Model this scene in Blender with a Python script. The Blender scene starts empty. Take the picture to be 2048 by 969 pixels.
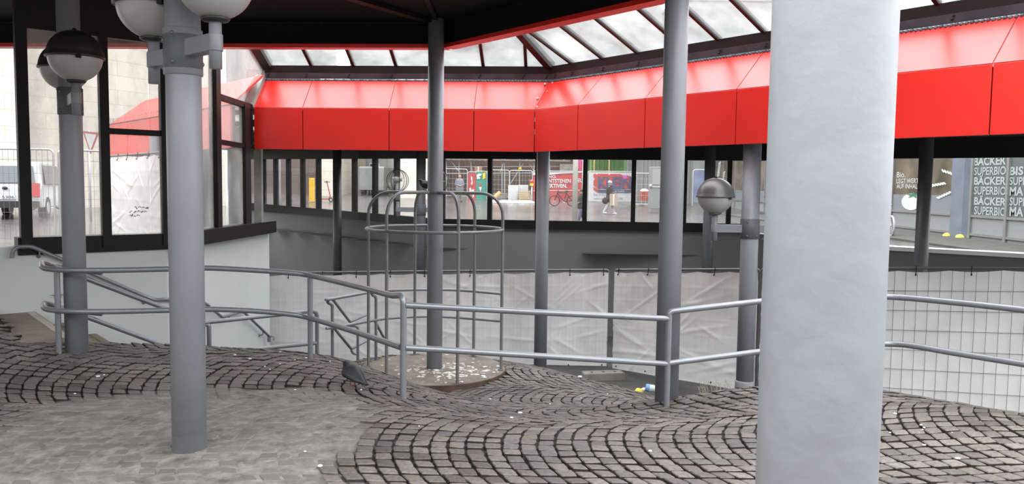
import bpy, bmesh, math, random
from mathutils import Vector, Matrix, noise
random.seed(7)
V = Vector
sc = bpy.context.scene
# ---------------------------------------------------------------- camera
FPX, CX, CY = 1600.0, 1024.0, 484.5
CAMZ = 1.73
PITCH = math.atan(114.5 / FPX)
ROLL = 0.0125
_f = V((0, math.cos(PITCH), -math.sin(PITCH)))
_r0 = V((1, 0, 0)); _u0 = V((0, math.sin(PITCH), math.cos(PITCH)))
_r = _r0 * math.cos(ROLL) + _u0 * math.sin(ROLL)
_u = _u0 * math.cos(ROLL) - _r0 * math.sin(ROLL)
CAM = V((0, 0, CAMZ))
cd = bpy.data.cameras.new('camera'); cam = bpy.data.objects.new('camera', cd)
sc.collection.objects.link(cam)
cd.sensor_width = 36.0; cd.sensor_fit = 'HORIZONTAL'; cd.lens = 36.0 * FPX / 2048.0
cd.clip_start = 0.05; cd.clip_end = 400
m = Matrix.Identity(4)
for i in range(3):
    m[i][0] = _r[i]; m[i][1] = _u[i]; m[i][2] = -_f[i]; m[i][3] = CAM[i]
cam.matrix_world = m
sc.camera = cam
# ---------------------------------------------------------------- light
sc.view_settings.view_transform = 'Standard'; sc.view_settings.look = 'None'
sc.view_settings.gamma = 1.0; sc.view_settings.use_curve_mapping = False
sc.view_settings.exposure = 2.5
w = bpy.data.worlds.new('overcast_sky'); sc.world = w; w.use_nodes = True
nt = w.node_tree; nt.nodes.clear()
wo = nt.nodes.new('ShaderNodeOutputWorld'); bg = nt.nodes.new('ShaderNodeBackground')
tc = nt.nodes.new('ShaderNodeTexCoord'); sx = nt.nodes.new('ShaderNodeSeparateXYZ')
mr = nt.nodes.new('ShaderNodeMapRange'); mr.inputs[1].default_value = -0.05; mr.inputs[2].default_value = 1.0
mr.inputs[3].default_value = 0.50; mr.inputs[4].default_value = 1.3
nt.links.new(tc.outputs['Generated'], sx.inputs[0]); nt.links.new(sx.outputs[2], mr.inputs[0])
nt.links.new(mr.outputs[0], bg.inputs['Strength']); bg.inputs['Color'].default_value = (0.955, 0.98, 1.0, 1)
nt.links.new(bg.outputs[0], wo.inputs[0])

def ray(px, py):
    return _f + _r * ((px - CX) / FPX) - _u * ((py - CY) / FPX)
def P(px, py, D):
    d = ray(px, py); return CAM + d * (D / d.y)
def PZ(px, py, z):
    d = ray(px, py); return CAM + d * ((z - CAMZ) / d.z)
def PW(px, py, a, b):
    """pixel ray against the vertical plane through plan points a and b"""
    n = V((-(b[1] - a[1]), b[0] - a[0], 0)); d = ray(px, py)
    t = (V((a[0], a[1], 0)) - CAM).dot(n) / d.dot(n)
    return CAM + d * t
def XY(p): return V((p[0], p[1], 0))

# ---------------------------------------------------------------- materials
MATS = {}
def mat(name, col, rough=0.6, metal=0.0, var=0.0, scale=6.0, bump=0.0, bscale=40.0, spec=0.5, coat=0.0, coat_ior=1.5, col2=None, emit=0.0, island=0.0, trans=0.0):
    if name in MATS: return MATS[name]
    M = bpy.data.materials.new(name); M.use_nodes = True
    t = M.node_tree; b = t.nodes['Principled BSDF']
    b.inputs['Base Color'].default_value = (*col, 1); b.inputs['Roughness'].default_value = rough
    b.inputs['Metallic'].default_value = metal; b.inputs['Specular IOR Level'].default_value = spec
    if coat:
        b.inputs['Coat Weight'].default_value = coat; b.inputs['Coat Roughness'].default_value = 0.32; b.inputs['Coat IOR'].default_value = coat_ior
    if emit:
        b.inputs['Emission Color'].default_value = (*col, 1); b.inputs['Emission Strength'].default_value = emit
    tcn = t.nodes.new('ShaderNodeTexCoord'); src = tcn.outputs['Object']
    cur = None
    if var or col2:
        n = t.nodes.new('ShaderNodeTexNoise'); n.inputs['Scale'].default_value = scale; n.inputs['Detail'].default_value = 6
        t.links.new(src, n.inputs['Vector'])
        r = t.nodes.new('ShaderNodeValToRGB')
        r.color_ramp.elements[0].position = 0.32; r.color_ramp.elements[1].position = 0.68
        c2 = col2 or tuple(min(1, c * (1 + var)) for c in col)
        c1 = col if col2 else tuple(c * (1 - var) for c in col)
        r.color_ramp.elements[0].color = (*c1, 1); r.color_ramp.elements[1].color = (*c2, 1)
        t.links.new(n.outputs['Fac'], r.inputs[0]); cur = r.outputs[0]
    if island:
        g = t.nodes.new('ShaderNodeNewGeometry'); hs = t.nodes.new('ShaderNodeMapRange')
        hs.inputs[3].default_value = 1 - island; hs.inputs[4].default_value = 1 + island
        t.links.new(g.outputs['Random Per Island'], hs.inputs[0])
        mx = t.nodes.new('ShaderNodeMix'); mx.data_type = 'RGBA'; mx.blend_type = 'MULTIPLY'; mx.inputs[0].default_value = 1
        if cur: t.links.new(cur, mx.inputs[6])
        else: mx.inputs[6].default_value = (*col, 1)
        cb = t.nodes.new('ShaderNodeCombineColor')
        for k in range(3): t.links.new(hs.outputs[0], cb.inputs[k])
        t.links.new(cb.outputs[0], mx.inputs[7]); cur = mx.outputs[2]
    if cur: t.links.new(cur, b.inputs['Base Color'])
    if bump:
        n2 = t.nodes.new('ShaderNodeTexNoise'); n2.inputs['Scale'].default_value = bscale; n2.inputs['Detail'].default_value = 5
        t.links.new(src, n2.inputs['Vector'])
        bp = t.nodes.new('ShaderNodeBump'); bp.inputs['Strength'].default_value = bump; bp.inputs['Distance'].default_value = 0.01
        t.links.new(n2.outputs['Fac'], bp.inputs['Height']); t.links.new(bp.outputs[0], b.inputs['Normal'])
    if trans:
        out = t.nodes['Material Output']; tr = t.nodes.new('ShaderNodeBsdfTranslucent'); tr.inputs[0].default_value = (*col, 1)
        mxs = t.nodes.new('ShaderNodeMixShader'); mxs.inputs[0].default_value = trans
        t.links.new(b.outputs[0], mxs.inputs[1]); t.links.new(tr.outputs[0], mxs.inputs[2]); t.links.new(mxs.outputs[0], out.inputs[0])
    MATS[name] = M
    return M

def glass(name, dirt=0.1, dirt_hi=0.4, scale=2.0, refl=0.06, col=(0.8, 0.82, 0.8), lo=0.4, hi=0.75, tint=(1, 1, 1), stretch=(1, 1, 1), translucent=0.0):
    if name in MATS: return MATS[name]
    M = bpy.data.materials.new(name); M.use_nodes = True
    t = M.node_tree; t.nodes.clear(); out = t.nodes.new('ShaderNodeOutputMaterial')
    tr = t.nodes.new('ShaderNodeBsdfTransparent'); tr.inputs[0].default_value = (*tint, 1)
    gl = t.nodes.new('ShaderNodeBsdfGlossy'); gl.inputs['Roughness'].default_value = 0.03
    df = t.nodes.new('ShaderNodeBsdfDiffuse'); df.inputs[0].default_value = (*col, 1)
    last = df.outputs[0]
    if translucent:
        tl = t.nodes.new('ShaderNodeBsdfTranslucent'); tl.inputs[0].default_value = (*col, 1)
        ms = t.nodes.new('ShaderNodeMixShader'); ms.inputs[0].default_value = translucent
        t.links.new(df.outputs[0], ms.inputs[1]); t.links.new(tl.outputs[0], ms.inputs[2]); last = ms.outputs[0]
    m1 = t.nodes.new('ShaderNodeMixShader'); m2 = t.nodes.new('ShaderNodeMixShader')
    m1.inputs[0].default_value = refl
    t.links.new(tr.outputs[0], m1.inputs[1]); t.links.new(gl.outputs[0], m1.inputs[2])
    tcn = t.nodes.new('ShaderNodeTexCoord'); mp = t.nodes.new('ShaderNodeMapping'); mp.inputs['Scale'].default_value = stretch
    n = t.nodes.new('ShaderNodeTexNoise'); n.inputs['Scale'].default_value = scale; n.inputs['Detail'].default_value = 8; n.inputs['Roughness'].default_value = 0.65
    t.links.new(tcn.outputs['Object'], mp.inputs[0]); t.links.new(mp.outputs[0], n.inputs['Vector'])
    r = t.nodes.new('ShaderNodeMapRange'); r.inputs[1].default_value = lo; r.inputs[2].default_value = hi
    r.inputs[3].default_value = dirt; r.inputs[4].default_value = dirt_hi
    t.links.new(n.outputs['Fac'], r.inputs[0]); t.links.new(r.outputs[0], m2.inputs[0])
    t.links.new(m1.outputs[0], m2.inputs[1]); t.links.new(last, m2.inputs[2]); t.links.new(m2.outputs[0], out.inputs[0])
    MATS[name] = M
    return M

def blocks(name, col, col2, mortar, bw, bh, ms=0.01, rough=0.8, axis='XZ'):
    """masonry: brick texture over the wall's own length and height (uv layer)"""
    if name in MATS: return MATS[name]
    M = bpy.data.materials.new(name); M.use_nodes = True
    t = M.node_tree; b = t.nodes['Principled BSDF']; b.inputs['Roughness'].default_value = rough
    uv = t.nodes.new('ShaderNodeUVMap')
    br = t.nodes.new('ShaderNodeTexBrick'); br.inputs['Scale'].default_value = 1.0
    br.inputs['Color1'].default_value = (*col, 1); br.inputs['Color2'].default_value = (*col2, 1); br.inputs['Mortar'].default_value = (*mortar, 1)
    br.inputs['Mortar Size'].default_value = ms; br.inputs['Brick Width'].default_value = bw; br.inputs['Row Height'].default_value = bh
    t.links.new(uv.outputs[0], br.inputs['Vector']); t.links.new(br.outputs['Color'], b.inputs['Base Color'])
    MATS[name] = M
    return M

LITGREY = mat('light_brightened_column_paint', (0.40, 0.43, 0.46), 0.45, var=0.03, scale=3, bump=0.45, bscale=9)  # same column paint, brightened to stand in for stronger daylight on the near column
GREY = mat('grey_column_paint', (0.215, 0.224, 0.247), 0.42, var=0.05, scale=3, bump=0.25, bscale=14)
SHADEGREY = mat('shade_darkened_column_paint', (0.075, 0.076, 0.082), 0.45, var=0.05, scale=3)  # same column paint, with the shade under the ring roof put into its colour
RAIL = mat('grey_rail_paint', (0.21, 0.218, 0.235), 0.3, metal=0.35, var=0.05, scale=8)
CAGEM = mat('cage_grey_paint', (0.17, 0.175, 0.18), 0.42, metal=0.2, var=0.08, scale=9)
RED = mat('red_enamel_panel', (0.68, 0.017, 0.010), 0.6, var=0.05, scale=1.2, spec=0.0, coat=1.0, coat_ior=1.68)
REDF = mat('red_weathered_panel', (0.62, 0.03, 0.018), 0.42, coat=0.6)
BLACK = mat('black_painted_steel', (0.0055, 0.005, 0.0055), 0.5, spec=0.25)
CEILM = mat('black_ceiling_board', (0.0028, 0.0030, 0.0038), 0.7, spec=0.2)
DARK = mat('dark_brown_frame', (0.011, 0.0085, 0.0085), 0.5, spec=0.3)
GUTTER = mat('zinc_gutter', (0.075, 0.082, 0.10), 0.45, metal=0.4, var=0.25, scale=4)
WHITEW = mat('white_wall_paint', (0.55, 0.585, 0.575), 0.75, var=0.03, scale=1.5)
GREYW = mat('grey_wall_paint', (0.135, 0.132, 0.132), 0.7, var=0.05, scale=1.0)
COPING = mat('white_coping', (0.75, 0.75, 0.74), 0.6)
CONC = mat('concrete', (0.20, 0.185, 0.165), 0.9, var=0.2, scale=5, bump=0.4)
STEPM = mat('step_stone', (0.255, 0.215, 0.175), 0.85, var=0.15, scale=5)
NOSE = mat('step_nosing', (0.50, 0.45, 0.37), 0.85, var=0.2, scale=14)
TARP = mat('white_tarpaulin', (0.87, 0.87, 0.865), 0.5, var=0.06, scale=2.5, trans=0.04)
WIRE = mat('galvanised_wire', (0.15, 0.15, 0.155), 0.5, metal=0.3)
GALV = mat('galvanised_tube', (0.45, 0.46, 0.47), 0.45, metal=0.5)
ASPH = mat('dark_asphalt', (0.052, 0.05, 0.046), 0.85, var=0.25, scale=3, bump=0.4)
HAT = mat('dark_lamp_hood', (0.022, 0.021, 0.021), 0.42)
HATG = mat('grey_lamp_hood', (0.10, 0.098, 0.098), 0.32, metal=0.2)
OPAL = mat('opal_globe', (0.50, 0.505, 0.50), 0.3, trans=0.25)
BOLT = mat('bolt_steel', (0.16, 0.165, 0.17), 0.4, metal=0.6)

# ---------------------------------------------------------------- mesh helpers
class MB:
    def __init__(s): s.v = []; s.f = []; s.mi = []; s.uv = {}; s.cur = 0; s.smooth = []
    def add(s, verts, faces, smooth=False, uvs=None):
        o = len(s.v); s.v += [tuple(v) for v in verts]
        for k, f in enumerate(faces):
            if uvs: s.uv[len(s.f)] = uvs[k]
            s.f.append([o + i for i in f]); s.mi.append(s.cur); s.smooth.append(smooth)
    def box(s, c, ex, ey, ez):
        """centre and three half-extent vectors"""
        c = V(c); ex = V(ex); ey = V(ey); ez = V(ez)
        vs = [c + ex * a + ey * b + ez * d for d in (-1, 1) for b in (-1, 1) for a in (-1, 1)]
        s.add(vs, [(0, 2, 3, 1), (4, 5, 7, 6), (0, 1, 5, 4), (2, 6, 7, 3), (0, 4, 6, 2), (1, 3, 7, 5)])
    def abox(s, x0, y0, z0, x1, y1, z1):
        s.box(((x0 + x1) / 2, (y0 + y1) / 2, (z0 + z1) / 2), ((x1 - x0) / 2, 0, 0), (0, (y1 - y0) / 2, 0), (0, 0, (z1 - z0) / 2))
    def bar(s, a, b, w, h, up=(0, 0, 1), ext=0.0):
        """box bar from a to b: width w sideways, height h along up"""
        a = V(a); b = V(b); d = (b - a); L = d.length; d.normalize()
        up = V(up); side = d.cross(up)
        if side.length < 1e-5: side = d.cross(V((1, 0, 0)))
        side.normalize(); u = side.cross(d).normalized()
        s.box((a + b) / 2, d * (L / 2 + ext), side * (w / 2), u * (h / 2))
    def tube(s, pts, r, n=10, cap=True, closed=False):
        pts = [V(p) for p in pts]; N = len(pts)
        rs = r if isinstance(r, (list, tuple)) else [r] * N
        prev = None; rings = []
        for i, p in enumerate(pts):
            if closed: t = (pts[(i + 1) % N] - pts[i - 1])
            else: t = pts[min(i + 1, N - 1)] - pts[max(i - 1, 0)]
            t.normalize()
            if prev is None:
                a = V((0, 0, 1)) if abs(t.z) < 0.9 else V((1, 0, 0))
                x = t.cross(a).normalized()
            else:
                x = prev - t * prev.dot(t); x.normalize()
            prev = x; y = t.cross(x)
            rings.append([p + (x * math.cos(2 * math.pi * k / n) + y * math.sin(2 * math.pi * k / n)) * rs[i] for k in range(n)])
        vs = [q for rg in rings for q in rg]; fs = []
        M_ = N if closed else N - 1
        for i in range(M_):
            j = (i + 1) % N
            for k in range(n):
                fs.append((i * n + k, i * n + (k + 1) % n, j * n + (k + 1) % n, j * n + k))
        s.add(vs, fs, True)
        if cap and not closed:
            s.add(rings[0], [tuple(range(n))[::-1]]); s.add(rings[-1], [tuple(range(n))])
    def lathe(s, c, prof, n=24, axis=None, smooth=True):
        """prof: list of (radius, height) about +z through c"""
        c = V(c); vs = []; fs = []
        for (r, z) in prof:
            for k in range(n):
                a = 2 * math.pi * k / n; vs.append(c + V((r * math.cos(a), r * math.sin(a), z)))
        for i in range(len(prof) - 1):
            for k in range(n):
                fs.append((i * n + k, i * n + (k + 1) % n, (i + 1) * n + (k + 1) % n, (i + 1) * n + k))
        fs.append(tuple(range(n))[::-1]); L = (len(prof) - 1) * n; fs.append(tuple(L + k for k in range(n)))
        s.add(vs, fs, smooth)
    def cyl(s, c, r, z0, z1, n=24):
        s.lathe((c[0], c[1], 0), [(r, z0), (r, z1)], n)
    def wall(s, a, b, z0, z1, th=0.1):
        """upright slab from plan a to plan b (front face on the line, thickness behind on the left side), uv in metres"""
        a = XY(a); b = XY(b); d = (b - a); L = d.length; d.normalize(); n = V((-d.y, d.x, 0)) * th
        za = z0 if isinstance(z0, (list, tuple)) else (z0, z0); zb = z1 if isinstance(z1, (list, tuple)) else (z1, z1)
        q = [a + V((0, 0, za[0])), b + V((0, 0, za[1])), b + V((0, 0, zb[1])), a + V((0, 0, zb[0]))]
        vs = q + [p + n for p in q]
        uv = [(0, za[0]), (L, za[1]), (L, zb[1]), (0, zb[0])]
        s.add(vs, [(0, 1, 2, 3), (5, 4, 7, 6), (4, 0, 3, 7), (1, 5, 6, 2), (3, 2, 6, 7), (4, 5, 1, 0)],
              uvs=[uv, [uv[1], uv[0], uv[3], uv[2]], [(0, za[0]), (th, za[0]), (th, zb[0]), (0, zb[0])], [(0, za[1]), (th, za[1]), (th, zb[1]), (0, zb[1])],
                   [(0, 0), (L, 0), (L, th), (0, th)], [(0, 0), (L, 0), (L, th), (0, th)]])
    def slab(s, poly, z0, z1):
        n = len(poly); vs = [(p[0], p[1], z0) for p in poly] + [(p[0], p[1], z1) for p in poly]
        s.add(vs, [tuple(range(n))[::-1], tuple(range(n, 2 * n))] + [(i, (i + 1) % n, n + (i + 1) % n, n + i) for i in range(n)])
    def quadslab(s, q, off):
        """thick plate: four corners and an offset vector"""
        off = V(off); q = [V(p) for p in q]; vs = q + [p + off for p in q]
        s.add(vs, [(0, 1, 2, 3), (7, 6, 5, 4), (0, 4, 5, 1), (1, 5, 6, 2), (2, 6, 7, 3), (3, 7, 4, 0)])
    def ball(s, c, r, nu=16, nv=10, sx=1, sy=1, sz=1):
        prof = []; vs = []; fs = []
        c = V(c)
        for i in range(nv + 1):
            th = math.pi * i / nv
            for k in range(nu):
                a = 2 * math.pi * k / nu
                vs.append(c + V((r * sx * math.sin(th) * math.cos(a), r * sy * math.sin(th) * math.sin(a), r * sz * math.cos(th))))
        for i in range(nv):
            for k in range(nu):
                fs.append((i * nu + k, (i + 1) * nu + k, (i + 1) * nu + (k + 1) % nu, i * nu + (k + 1) % nu))
        s.add(vs, fs, True)
    def build(s, name, mats, parent=None, kind=None, origin=None, bevel=0.0):
        me = bpy.data.meshes.new(name)
        me.from_pydata(s.v, [], s.f)
        if not isinstance(mats, (list, tuple)): mats = [mats]
        for mm in mats: me.materials.append(mm)
        me.polygons.foreach_set('material_index', s.mi); me.polygons.foreach_set('use_smooth', s.smooth)
        if s.uv:
            ul = me.uv_layers.new(name='UVMap')
            for p in me.polygons:
                if p.index in s.uv:
                    for li, c in zip(p.loop_indices, s.uv[p.index]): ul.data[li].uv = c
        me.update()
        o = bpy.data.objects.new(name, me); sc.collection.objects.link(o)
        if parent is not None:
            o.parent = parent; o.matrix_parent_inverse = Matrix.Translation(-parent.location)
            if parent.get('_mwi'): pass
        if kind: o['kind'] = kind
        if bevel:
            b = o.modifiers.new('bevel', 'BEVEL'); b.width = bevel; b.segments = 2; b.limit_method = 'ANGLE'
        return o

WPOS = {}
def thing(name, label, cat, loc=(0, 0, 0), group=None):
    o = bpy.data.objects.new(name, None); sc.collection.objects.link(o)
    o.empty_display_size = 0.1; o.location = loc
    return tag(o, label, cat, group)
def tag(o, label, cat, group=None, kind=None):
    o['label'] = label; o['category'] = cat
    if group: o['group'] = group
    if kind: o['kind'] = kind
    return o
def part(name, mb, mats, parent, kind=None, label=None, bevel=0.0):
    """mesh given in world coordinates, hung under parent (parents are never rotated)"""
    o = mb.build(name, mats, None, kind, bevel=bevel)
    base = V((0, 0, 0)); q = parent
    while q is not None: base += q.location; q = q.parent
    o.parent = parent; o.location = -base
    if label: o['label'] = label
    return o
def struct(name, mb, mats, bevel=0.0): return mb.build(name, mats, None, 'structure', bevel=bevel)
def copy_tree(o, parent=None, loc=None):
    c = o.copy(); sc.collection.objects.link(c)
    if parent is not None: c.parent = parent
    if loc is not None: c.location = loc
    for ch in o.children: copy_tree(ch, c)
    return c
def fillet(pts, r=0.08, n=5):
    pts = [V(p) for p in pts]; out = [pts[0]]
    for i in range(1, len(pts) - 1):
        a = (pts[i - 1] - pts[i]); b = (pts[i + 1] - pts[i]); q = min(r, a.length * 0.45, b.length * 0.45)
        p0 = pts[i] + a.normalized() * q; p2 = pts[i] + b.normalized() * q
        for k in range(n + 1):
            t = k / n; out.append(p0 * (1 - t) ** 2 + pts[i] * 2 * t * (1 - t) + p2 * t * t)
    return out + [pts[-1]]
def smoothpts(pts, sub=6):
    pts = [V(p) for p in pts]; out = []
    for i in range(len(pts) - 1):
        p0 = pts[max(i - 1, 0)]; p1 = pts[i]; p2 = pts[i + 1]; p3 = pts[min(i + 2, len(pts) - 1)]
        for k in range(sub):
            t = k / sub
            out.append(0.5 * ((2 * p1) + (p2 - p0) * t + (2 * p0 - 5 * p1 + 4 * p2 - p3) * t * t + (3 * p1 - p0 - 3 * p2 + p3) * t ** 3))
    return out + [pts[-1]]
def text_mb(body, origin, right, up, size, bold=0.0, width=None, depth=0.012, align='LEFT'):
    """lettering as thin raised mesh; width scales the line to a length in metres"""
    cu = bpy.data.curves.new('lettering', 'FONT'); cu.body = body; cu.size = 1.0; cu.offset = bold; cu.align_x = align; cu.resolution_u = 3
    ob = bpy.data.objects.new('lettering', cu); sc.collection.objects.link(ob)
    dg = bpy.context.evaluated_depsgraph_get(); me = bpy.data.meshes.new_from_object(ob.evaluated_get(dg))
    xs = [v.co.x for v in me.vertices]; sxx = size
    if width and xs and align == 'LEFT': sxx = width / (max(xs) - min(xs))
    x0 = min(xs) if (width and xs) else 0
    right = V(right).normalized(); up = V(up).normalized(); n = right.cross(up); o = V(origin) + n * depth
    mb = MB()
    mb.add([o + right * ((v.co.x - x0) * sxx) + up * (v.co.y * size) for v in me.vertices], [tuple(p.vertices) for p in me.polygons])
    bpy.data.objects.remove(ob); bpy.data.curves.remove(cu); bpy.data.meshes.remove(me)
    return mb
# ================================================================ ground
CTRL = [(-7, 2, 0), (-3, 1, 0), (0, 1, 0), (3, 1, 0), (7, 1, 0), (-3.1, 5, 0), (-6, 5, 0.04), (0, 4, 0), (3, 4, 0), (6, 4.5, 0), (4.2, 6.1, -0.02), (6, 6, -0.05),
        (-4.3, 7.0, 0.13), (-5.2, 7.2, 0.26), (-5.1, 8.0, 0.30), (-6.2, 8.3, 0.38), (-3.6, 7.6, 0.06), (-3.2, 8.2, 0.02), (-2.4, 8.2, -0.01), (-1.97, 7.8, 0), (-2.5, 7, 0.02), (-1.7, 6.5, 0.01),
        (-0.89, 6.35, 0), (0, 5.6, -0.01), (-1.75, 8.3, -0.12), (-1.35, 8.2, -0.22), (-0.95, 7.35, -0.19), (-0.35, 7.2, -0.3), (0.35, 6.9, -0.28), (0.9, 6.6, -0.2), (1.33, 6.9, -0.2), (0.6, 5.8, -0.04),
        (-1.9, 9.2, -0.6), (-2.3, 10.6, -0.85), (-1.0, 9.3, -0.79), (-0.3, 9.5, -0.79), (0.2, 10.7, -0.80), (-1.0, 11.9, -0.86), (0.55, 12.9, -1.23), (-1.03, 10.7, -0.8), (1.86, 10.4, -1.02), (1.05, 11.2, -1.01), (1.4, 10.7, -0.97),
        (0, 8.3, -0.58), (1.0, 8.4, -0.62), (1.7, 8.6, -0.75), (2.3, 9.3, -1.0), (1.45, 7.35, -0.24), (2.15, 7.25, -0.10), (2.7, 7.0, -0.04), (3.24, 6.9, -0.03), (2.2, 6.2, -0.03), (2.3, 8.1, -0.6), (3.4, 7.8, -0.5), (4.5, 7.2, -0.45), (5.6, 6.8, -0.4)]
def _solve():
    import numpy as np
    c = np.array(CTRL, float); n = len(c)
    d = np.hypot(c[:, None, 0] - c[None, :, 0], c[:, None, 1] - c[None, :, 1])
    K = np.where(d > 0, d ** 2 * np.log(d + 1e-9), 0) + np.eye(n) * 0.04
    Pm = np.c_[np.ones(n), c[:, :2]]
    A = np.block([[K, Pm], [Pm.T, np.zeros((3, 3))]])
    return c, np.linalg.solve(A, np.r_[c[:, 2], 0, 0, 0])
_C, _W = _solve()
def gz(x, y):
    if y < 2.5: 
        return 0.0
    s = _W[-3] + _W[-2] * x + _W[-1] * y
    for i in range(len(_C)):
        q = (x - _C[i, 0]) ** 2 + (y - _C[i, 1]) ** 2
        if q > 1e-12: s += _W[i] * 0.5 * q * math.log(q)
    k = min(1, max(0, (y - 2.5) / 1.0)); return float(s) * k
# outline of the setts: stair edge on the left, then the fall towards the guard cage, the sunken yard, the right crest
PAVE = [(-9, -4), (-9, 6.9), (-6.25, 8.6), (-5.88, 8.85), (-4.62, 7.40), (-4.26, 7.66), (-3.9, 7.98), (-3.2, 8.5), (-2.7, 8.75), (-2.45, 9.4), (-2.6, 11.0), (-1.9, 12.0), (-0.4, 12.6), (0.45, 12.6), (1.05, 11.3), (1.4, 10.75),
        (1.95, 10.3), (2.05, 9.0), (2.2, 7.75), (3.3, 7.25), (4.3, 6.6), (5.6, 6.1), (8, 5.0), (9, -4)]
def inside(x, y, poly=PAVE):
    r = False; j = len(poly) - 1
    for i in range(len(poly)):
        xi, yi = poly[i]; xj, yj = poly[j]
        if (yi > y) != (yj > y) and x < (xj - xi) * (y - yi) / (yj - yi) + xi: r = not r
        j = i
    return r
def cement(x, y):
    """1 inside the patch where the joints are smeared full of grey mortar"""
    n = noise.noise(V((x * 1.3, y * 1.3, 3.1))) * 0.34 + noise.noise(V((x * 4, y * 4, 1.1))) * 0.12
    a = ((x + 2.3) / 1.38) ** 2 + ((y - 5.2) / 1.42) ** 2
    b = ((x + 1.75) / 0.62) ** 2 + ((y - 5.85) / 0.85) ** 2
    c = ((x + 2.2) / 1.35) ** 2 + ((y - 4.2) / 1.3) ** 2
    d = min(a, b, c) + n
    return max(0.0, min(1.0, (1.12 - d) / 0.25))
MORTAR = bpy.data.materials.new('joint_soil_and_mortar'); MORTAR.use_nodes = True
t = MORTAR.node_tree; b = t.nodes['Principled BSDF']; b.inputs['Roughness'].default_value = 0.95
at = t.nodes.new('ShaderNodeAttribute'); at.attribute_name = 'mortar'
mx = t.nodes.new('ShaderNodeMix'); mx.data_type = 'RGBA'; mx.inputs[6].default_value = (0.020, 0.0145, 0.0105, 1)
nn = t.nodes.new('ShaderNodeTexNoise'); nn.inputs['Scale'].default_value = 7; nn.inputs['Detail'].default_value = 9; nn.inputs['Roughness'].default_value = 0.72
rr = t.nodes.new('ShaderNodeValToRGB'); rr.color_ramp.elements[0].color = (0.075, 0.069, 0.058, 1); rr.color_ramp.elements[1].color = (0.245, 0.235, 0.21, 1)
rr.color_ramp.elements[0].position = 0.34; rr.color_ramp.elements[1].position = 0.66
to = t.nodes.new('ShaderNodeTexCoord'); t.links.new(to.outputs['Object'], nn.inputs['Vector']); t.links.new(nn.outputs['Fac'], rr.inputs[0])
t.links.new(at.outputs['Fac'], mx.inputs[0]); t.links.new(rr.outputs[0], mx.inputs[7]); t.links.new(mx.outputs[2], b.inputs['Base Color'])
bp = t.nodes.new('ShaderNodeBump'); bp.inputs['Strength'].default_value = 0.5; bp.inputs['Distance'].default_value = 0.015
t.links.new(nn.outputs['Fac'], bp.inputs['Height']); t.links.new(bp.outputs[0], b.inputs['Normal'])
SETT = bpy.data.materials.new('granite_setts'); SETT.use_nodes = True
t = SETT.node_tree; b = t.nodes['Principled BSDF']; b.inputs['Roughness'].default_value = 0.62
g = t.nodes.new('ShaderNodeNewGeometry'); rp = t.nodes.new('ShaderNodeValToRGB')
cr = rp.color_ramp; cr.elements[0].color = (0.125, 0.10, 0.083, 1); cr.elements[1].color = (0.25, 0.222, 0.195, 1)
e = cr.elements.new(0.5); e.color = (0.188, 0.162, 0.139, 1); e = cr.elements.new(0.25); e.color = (0.155, 0.143, 0.136, 1)
t.links.new(g.outputs['Random Per Island'], rp.inputs[0])
n1 = t.nodes.new('ShaderNodeTexNoise'); n1.inputs['Scale'].default_value = 0.9; n1.inputs['Detail'].default_value = 4
n2 = t.nodes.new('ShaderNodeTexNoise'); n2.inputs['Scale'].default_value = 45; n2.inputs['Detail'].default_value = 4
to = t.nodes.new('ShaderNodeTexCoord'); t.links.new(to.outputs['Object'], n1.inputs['Vector']); t.links.new(to.outputs['Object'], n2.inputs['Vector'])
r1 = t.nodes.new('ShaderNodeMapRange'); r1.inputs[1].default_value = 0.3; r1.inputs[2].default_value = 0.7; r1.inputs[3].default_value = 0.72; r1.inputs[4].default_value = 1.2
r2 = t.nodes.new('ShaderNodeMapRange'); r2.inputs[1].default_value = 0.3; r2.inputs[2].default_value = 0.7; r2.inputs[3].default_value = 0.38; r2.inputs[4].default_value = 0.70
t.links.new(n1.outputs['Fac'], r1.inputs[0]); t.links.new(n2.outputs['Fac'], r2.inputs[0])
mm = t.nodes.new('ShaderNodeMath'); mm.operation = 'MULTIPLY'; t.links.new(r1.outputs[0], mm.inputs[0]); t.links.new(r2.outputs[0], mm.inputs[1])
vm = t.nodes.new('ShaderNodeVectorMath'); vm.operation = 'SCALE'; t.links.new(rp.outputs[0], vm.inputs[0]); t.links.new(mm.outputs[0], vm.inputs['Scale'])
atc = t.nodes.new('ShaderNodeAttribute'); atc.attribute_name = 'mortar'
mxc = t.nodes.new('ShaderNodeMix'); mxc.data_type = 'RGBA'; mxc.inputs[7].default_value = (0.18, 0.172, 0.154, 1)
mfac = t.nodes.new('ShaderNodeMath'); mfac.operation = 'MULTIPLY'; mfac.inputs[1].default_value = 0.5
t.links.new(atc.outputs['Fac'], mfac.inputs[0]); t.links.new(mfac.outputs[0], mxc.inputs[0])
t.links.new(vm.outputs[0], mxc.inputs[6]); t.links.new(mxc.outputs[2], b.inputs['Base Color'])
bp = t.nodes.new('ShaderNodeBump'); bp.inputs['Strength'].default_value = 0.35; bp.inputs['Distance'].default_value = 0.01
t.links.new(n2.outputs['Fac'], bp.inputs['Height']); t.links.new(bp.outputs[0], b.inputs['Normal'])

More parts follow.
